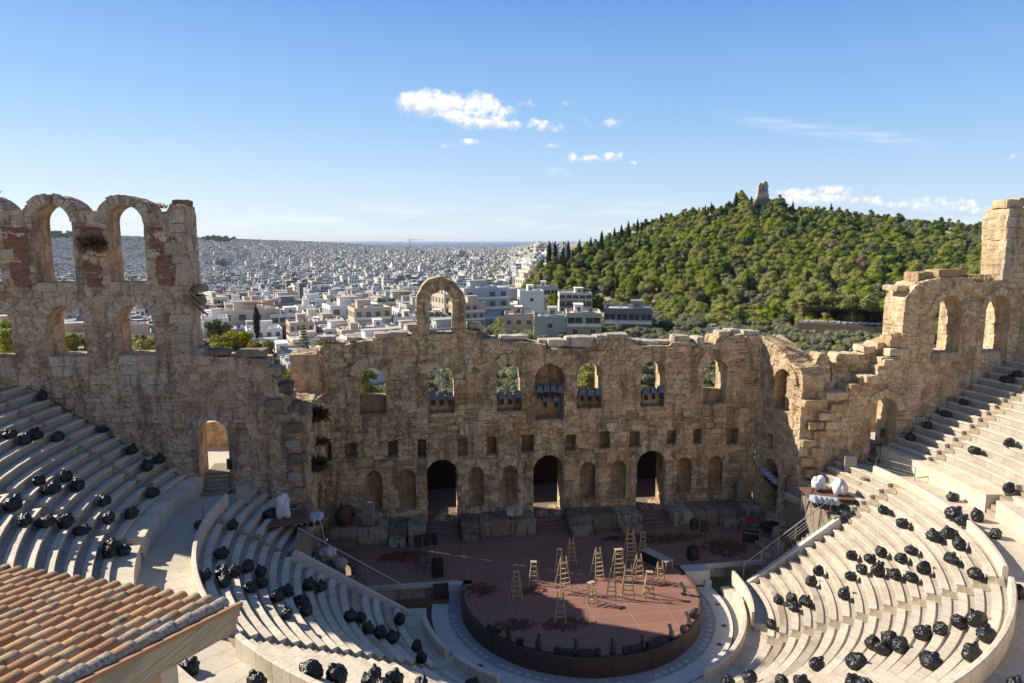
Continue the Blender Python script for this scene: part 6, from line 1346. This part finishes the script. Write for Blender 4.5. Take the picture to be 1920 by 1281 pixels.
LISTED = [
 (1133,1223,583,9,'dark grey','long low grey apartment house with green awning at the foot of the hill',2,.0,16,dict(bal=2,bay=4,wfrac=.8)),
 (1060,1126,592,10,'beige','beige house with brown roof terrace left of the long grey apartment house',3,.05,14,dict(bay=4)),
 (1000,1060,598,9,'pale green','pale green house with a wide shuttered front left of the beige house',2,.03,14,dict(bay=6)),
 (1004,1031,578,6,'white','small white rooftop house with a red awning above the pale green house',1,0,6,dict(awn='red',d=345)),
 (1046,1108,552,9,'white','white house with a glazed pergola on its roof near the hill',3,.1,14,dict(awn='white',bal=2)),
 (972,1017,549,12,'white','blank white block between the rust coloured tree and the white terraces',2,.1,12,dict(bay=20,side=False)),
 (1006,1046,540,13,'grey','grey house with two white roof awnings behind the rust coloured tree',3,0,12,dict(awn='white')),
 (919,972,533,15,'white','white apartment house with long balconies right of the ruined arch',4,.12,14,dict(bal=2,garden=True)),
 (886,919,534,14,'pale green','pale green house with shutters right of the ruined arch',4,.05,12,dict()),
 (855,886,530,13,'grey','grey house with a glazed roof room just right of the ruined arch',4,0,12,dict(bal=1)),
 (892,925,506,16,'cream','cream block with balconies above the pale green house',5,.1,14,dict(bal=3)),
 (925,957,503,15,'grey','plain grey party wall block behind the long white balconies',4,.1,14,dict(bay=30,garden=True)),
 (936,970,490,16,'blue grey','blue grey apartment block with garden below the hill cypresses',4,0,14,dict(bal=3,garden=True)),
 (965,1004,478,16,'grey','grey apartment block with a dark red roof at the left foot of the hill',4,0,14,dict(bal=3,awn='red')),
 (992,1010,476,14,'cream','cream tower house touching the left foot of the hill',4,0,10,dict()),
 (945,1001,594,8,'pink','low pink house with a red roof above the olive trees',2,0,12,dict(awn='red')),
 (871,914,583,9,'white','small white houses right of the ruined arch above the olives',2,.3,12,dict()),
 (914,941,568,13,'cream','narrow cream apartment front with stacked balconies right of the ruined arch',4,.5,18,dict(bal=4)),
 (505,570,592,14,'white','white house with brown shutters and tall stair tower right of the cypress',4,.08,13,dict(bal=2,pent=.35)),
 (576,650,574,9,'cream','long yellowish house with a planted roof terrace',3,0,12,dict(garden=True,bal=1)),
 (748,781,540,16,'white','tall plain white cube house left of the ruined arch',4,.05,10,dict(bay=12)),
 (724,749,556,12,'white','white house with a railing left of the tall white cube',3,0,12,dict(bal=1)),
 (613,676,626,7,'grey','low grey house with flower pots on its roof terrace',2,-.1,14,dict(bay=30,side=False,garden=True)),
 (674,738,616,8,'blue grey','plain blue grey house behind the left top of the stage wall',2,.1,12,dict(bay=30,side=False)),
 (500,585,668,7,'grey','low grey house with dark windows in the gap left of the stage wall',2,.05,16,dict(bay=4.5)),
 (374,402,598,13,'white','white house beside the free end of the left wall',4,.1,12,dict(bal=1)),
 (384,414,560,18,'cream','cream balcony block on the left side of the street gap',5,.4,20,dict(bal=4)),
 (462,484,530,18,'grey','tall blank grey block behind the tall cypress',5,0,10,dict(bay=30)),
 (486,500,532,16,'dark grey','narrow dark grey block beside the tall blank grey one',4,0,10,dict()),
 (527,560,506,12,'white','white flat building beside the long museum roof',3,.1,20,dict(bay=8)),
 (556,604,503,12,'grey','long low grey museum building with a band of windows',2,.1,30,dict(bay=3)),
 (820,852,572,9,'cream','cream house with red tiled roof seen through the ruined arch',2,.1,12,dict(roof='tile')),
 (797,850,598,8,'white','white terraced house seen through the ruined arch',2,0,12,dict(garden=True)),
 (783,870,622,7,'grey','long white flat roof at the foot of the ruined arch',2,0,14,dict(bay=30)),
 (680,732,570,14,'cream','cream block with green roof garden along the sloping street',4,.5,16,dict(bal=3,garden=True)),
 (700,724,545,10,'cream','cream house with red tiled roof left of the white cube',3,.1,10,dict(roof='tile')),
 (735,780,598,8,'white','white house with dark pergola left of the ruined arch',2,.1,12,dict(awn='white')),
 (600,672,600,8,'blue grey','blue grey low houses under the yellowish terrace house',2,.05,12,dict(awn='orange')),
 (570,610,610,8,'white','white house with parasols right of the stair tower house',2,0,12,dict()),
 (640,690,556,11,'beige','beige house with brown roof awnings in the middle distance',3,.2,14,dict(awn='orange')),
 (128,156,580,15,'white','white house wall seen through the second lower arch',4,.1,14,dict(bay=5)),
 (249,284,576,15,'white','white house with blue shutters seen through the third lower arch',4,-.1,14,dict(bay=5)),
 (770,798,500,18,'grey','tall grey tower block on the horizon left of the ruined arch',6,0,16,dict(bal=5)),
 (832,880,480,22,'dark grey','long dark office block below the sea horizon',6,0,20,dict(bay=3)),
]
taken = []
for (xl,xr,yt,H,col,lab,fl,rot,dp,kw) in LISTED:
    kw.pop('wfrac', None); r, d = house(xl, xr, yt, H, col, lab, fl, rot, dp, **kw); taken.append((xl-4, xr+4, d-4, d+dp+6))

# the dense city beyond, in rotated street blocks
cg, cs = math.cos(.32), math.sin(.32); cand = []; cr = random.Random(21); step_ = 15.0
near_only = []
for gi_ in range(-300, 300):
    for gj in range(-20, 330):
        if gi_ % 6 == 0 or gj % 8 == 0: 
            if cr.random() < .85: continue
        ux, uy = gi_*step_+cr.uniform(-1.6,1.6), gj*step_+cr.uniform(-1.6,1.6); x = CP.x+ux*cg-uy*cs; y = CP.y+ux*cs+uy*cg
        v0 = x-CP.x; v1 = y-CP.y; f = v0*fh.x+v1*fh.y
        if f < 120: continue
        s_ = v0*RT.x+v1*RT.y; X_ = 960+1320*s_/f; d = math.hypot(v0, v1)
        if X_ < -120 or X_ > 1070 or d > 4300: continue
        if X_ > np.interp(d, [0,160,200,300,400,440,480,5000],[560,640,840,930,985,990,1060,1060]): continue
        if d < 170 or (X_ > 400 and X_ < 560 and d < 230): continue
        cand.append((d, X_, x, y))
cand.sort(); FARB = []; nnear = 0; 
cols = list(PLA.keys()); wts = [20,22,17,5,17,3,9,7]
zone = lambda X_: 'seen through left arches' if X_ < 370 else ('just right of left wall' if X_ < 480 else ('in the gap between walls' if X_ < 620 else ('over left part of stage wall' if X_ < 790 else 'right of the ruined arch')))
SB = {}
def smallhouse(col, var_):
    k = (col, var_)
    if k in SB: return SB[k]
    rr = random.Random(hash(col) % 1000+var_); m = MB(); m.box((0,0,.5),(1,1,1),mi=0); m.box((0,0,1.002),(.94,.94,.004),mi=1)
    for s in (-1,1): m.box((s*.485,0,1.03),(.03,1,.06),mi=0); m.box((0,s*.485,1.03),(.94,.03,.06),mi=0)
    px_ = rr.uniform(-.2,.2); m.box((px_,.1,1.11),(.36,.34,.22),mi=0); m.box((px_,.1,1.225),(.40,.38,.015),mi=1)
    fl = 4
    for f_ in range(fl):
        zc = 1-(f_+.5)/fl
        for s, ax in ((-1,0),(1,0),(-1,1),(1,1)):
            for k_ in range(4):
                if rr.random() < .12: continue
                q = -.38+.25*k_; 
                if ax == 0: m.box((q, s*.5, zc+.02),(.12,.012,.13),mi=2)
                else: m.box((s*.5, q, zc+.02),(.012,.12,.13),mi=2)
        if var_ % 2 == 0: m.box((0,-.55,zc-.1),(.92,.1,.012),mi=3); m.box((0,-.597,zc-.065),(.92,.006,.06),mi=3)
    for k_ in range(5): m.box((rr.uniform(-.42,.42), rr.uniform(-.42,.42), 1.05),(.09,.06,.09),mi=3)
    if var_ == 3: m.box((.15,-.3,1.18),(.5,.3,.012),mi=4,rx=-.1)
    SB[k] = m.build('apartment_building', [PM[col], ROOFM, SHUT, PM['white'], AWN['orange']], link=False); return SB[k]
dens_t = []
for (d, X_, x, y) in cand:
    if any(a < X_ < b and c_ < d < e for a, b, c_, e in taken): continue
    g = float(G(x, y)); col = cr.choices(cols, wts)[0]; wd = cr.uniform(8, 15.5); dp = cr.uniform(8, 15); H = cr.uniform(8, 16) if d < 600 else cr.uniform(11, 21)
    if cr.random() < .3: wd *= cr.uniform(1.3, 2.0)
    if d < 260: H = cr.uniform(6, 9)
    if cr.random() < .02 and 900 < d < 2400: H += cr.uniform(6, 12)
    if d > 2400: H = cr.uniform(9, 16)
    if cr.random() < (.34 if d < 1200 else .14): dens_t.append((x, y, d, X_)); 
    if nnear < 255 and X_ > -60:
        nnear += 1; v_ = cr.randrange(4)
        o = inst('apartment_building', smallhouse(col, v_), None, (x, y, g-2), (0,0,.32+cr.uniform(-.05,.05)), (wd, dp, H+2))
        tag(o, ('wide' if wd > 12 else 'narrow')+(' tall' if H > 12 else ' low')+' %s block %s %s' % (col, ('with white balconies','with plain walls','with white balconies','with an orange awning')[v_] , zone(X_)), 'building', '%s blocks of the nearer city' % col)
    else: FARB.append((x, y, g-2, wd, dp, H+2, .32+cr.uniform(-.08,.08), col))
# distant mass of the city: one object
B8 = np.array([(-.5,-.5,0),(.5,-.5,0),(.5,.5,0),(-.5,.5,0),(-.5,-.5,1),(.5,-.5,1),(.5,.5,1),(-.5,.5,1)]); BF = [(4,5,6,7),(0,1,5,4),(1,2,6,5),(2,3,7,6),(3,0,4,7)]
Vc = []; Fc = []; Tc = []; Mc = []; q8 = 0
fr = np.random.default_rng(4)
def addbox(x, y, z, a, b, h, rz, tint, mi):
    global q8
    c, s = math.cos(rz), math.sin(rz); P_ = B8*np.array([a, b, h]); Vc.append(np.c_[x+P_[:,0]*c-P_[:,1]*s, y+P_[:,0]*s+P_[:,1]*c, z+P_[:,2]])
    Fc.extend([tuple(i+q8 for i in f) for f in BF]); Mc.extend([1]+[mi]*4); Tc.extend([tint]*8); q8 += 8
tintof = {k: i/(len(cols)-1) for i, k in enumerate(cols)}
for (x, y, z, a, b, h, rz, col) in FARB:
    t_ = tintof[col]; addbox(x, y, z, a, b, h, rz, t_, 0); c, s = math.cos(rz), math.sin(rz)
    ox, oy = fr.uniform(-.25,.25)*a, fr.uniform(-.25,.25)*b; addbox(x+ox*c-oy*s, y+ox*s+oy*c, z+h, a*.38, b*.36, 2.7, rz, t_, 0)
    for k in range(2): ox, oy = fr.uniform(-.45,.45)*a, fr.uniform(-.45,.45)*b; addbox(x+ox*c-oy*s, y+ox*s+oy*c, z+h, 1.4, 1.0, 1.2+fr.random(), rz, fr.choice([0,.43,1.]), 0)
    if fr.random() < .7: addbox(x+(b/2+.5)*s, y-(b/2+.5)*c, z+h-3.1, a*.9, 1.1, .9, rz, 0, 0)
fm, nt, b = newmat('distant plaster'); tt = nd(nt, 'Attribute', attribute_name='tint').outputs['Fac']
c = ramp(nt, tt, [(i/(len(cols)-1), PLA[k]) for i, k in enumerate(cols)], 'CONSTANT'); tc = nd(nt, 'TexCoord').outputs['Object']; sp_ = nd(nt, 'SeparateXYZ', {0: nd(nt, 'VectorRotate', {'Vector': tc, 'Angle': -.32}, rotation_type='Z_AXIS').outputs[0]})
vec = nd(nt, 'CombineXYZ', {0: mth(nt,'ADD',sp_.outputs[0],sp_.outputs[1]), 1: sp_.outputs[2], 2: 0.}).outputs[0]
wb = nd(nt, 'TexBrick', {'Vector': vec, 'Color1': (1,1,1,1), 'Color2': (.8,.8,.8,1), 'Mortar': (0,0,0,1), 'Scale': 1., 'Mortar Size': .62, 'Mortar Smooth': .0, 'Brick Width': 3.1, 'Row Height': 3.1}, offset=0.)
c2 = mixc(nt, mth(nt,'MULTIPLY',nd(nt,'SeparateColor',{0: wb.outputs[0]}).outputs[0],.85), c, (.06,.065,.075)); nt.links.new(c2, b.inputs['Base Color']); b.inputs['Roughness'].default_value = .85
rf_, nt, b = newmat('distant roofs'); tt = nd(nt, 'Attribute', attribute_name='tint').outputs['Fac']; tc = nd(nt, 'TexCoord').outputs['Object']
nt.links.new(mixc(nt, nd(nt,'TexNoise',{'Vector':tc,'Scale':.08,'Detail':6.}).outputs[0], (.28,.26,.23), (.58,.54,.47)), b.inputs['Base Color'])
tag(mesh('distant_city', np.concatenate(Vc), Fc, [fm, rf_], attrs={'tint': Tc}, mi=Mc), 'pale mass of distant city blocks reaching to the sea', 'city', kind='stuff')
# trees among the blocks
ft = []; n_ = 0
for (x, y, d, X_) in dens_t:
    x += 9; y += 6
    if n_ < 70 and d < 1000: n_ += 1; tree(cr.choice(('street','street','green','dark')), x, y, cr.uniform(.7,1.1), 'green tree squeezed between the blocks of the nearer city', 'trees between the city blocks', parts=False)
    else: ft.append((x, y, float(G(x, y)), cr.uniform(.9,1.6), cr.uniform(0, TAU)))
for k in range(170):   # wooded knolls far left
    X_ = cr.gauss(125, 28) if k < 80 else cr.gauss(410, 12); d = cr.uniform(3300, 3700); x, y = polar(X_, d); ft.append((x, y, float(G(x, y))+(12 if k < 80 else 8), cr.uniform(1.6, 3.2), 0))
stuff('city_trees', ft, PROTO['street'], 'distant trees scattered through the city')
# tower crane on the horizon
x, y = polar(768, 3000); z = CP.z-3000*(464-450)/1320
cr_ = empty('tower_crane', (x, y, z-30), -YAW, label='thin tower crane above the distant roofs on the sea horizon', cat='crane')
m = MB(); m.bar((0,0,0),(0,0,62),2.2); m.build('mast', STEEL, cr_); m = MB(); m.bar((-12,0,62),(52,0,62),1.6); m.bar((0,0,62),(0,0,68),1.2); m.build('jib', STEEL, cr_)

# ---- air
hz = MB(); hz.box((CP.x, CP.y, (-97.5+90)/2), (130000, 130000, 187.5)); ho = hz.build('haze', []); hm = bpy.data.materials.new('haze air'); hm.use_nodes = True; nt = hm.node_tree; nt.nodes.clear()
pv = nt.nodes.new('ShaderNodeVolumePrincipled'); pv.inputs['Color'].default_value = (.88,.92,1.,1); pv.inputs['Density'].default_value = 2.4e-5; pv.inputs['Anisotropy'].default_value = .1
mo = nt.nodes.new('ShaderNodeOutputMaterial'); nt.links.new(pv.outputs[0], mo.inputs['Volume']); ho.data.materials.append(hm); tag(ho, kind='stuff')
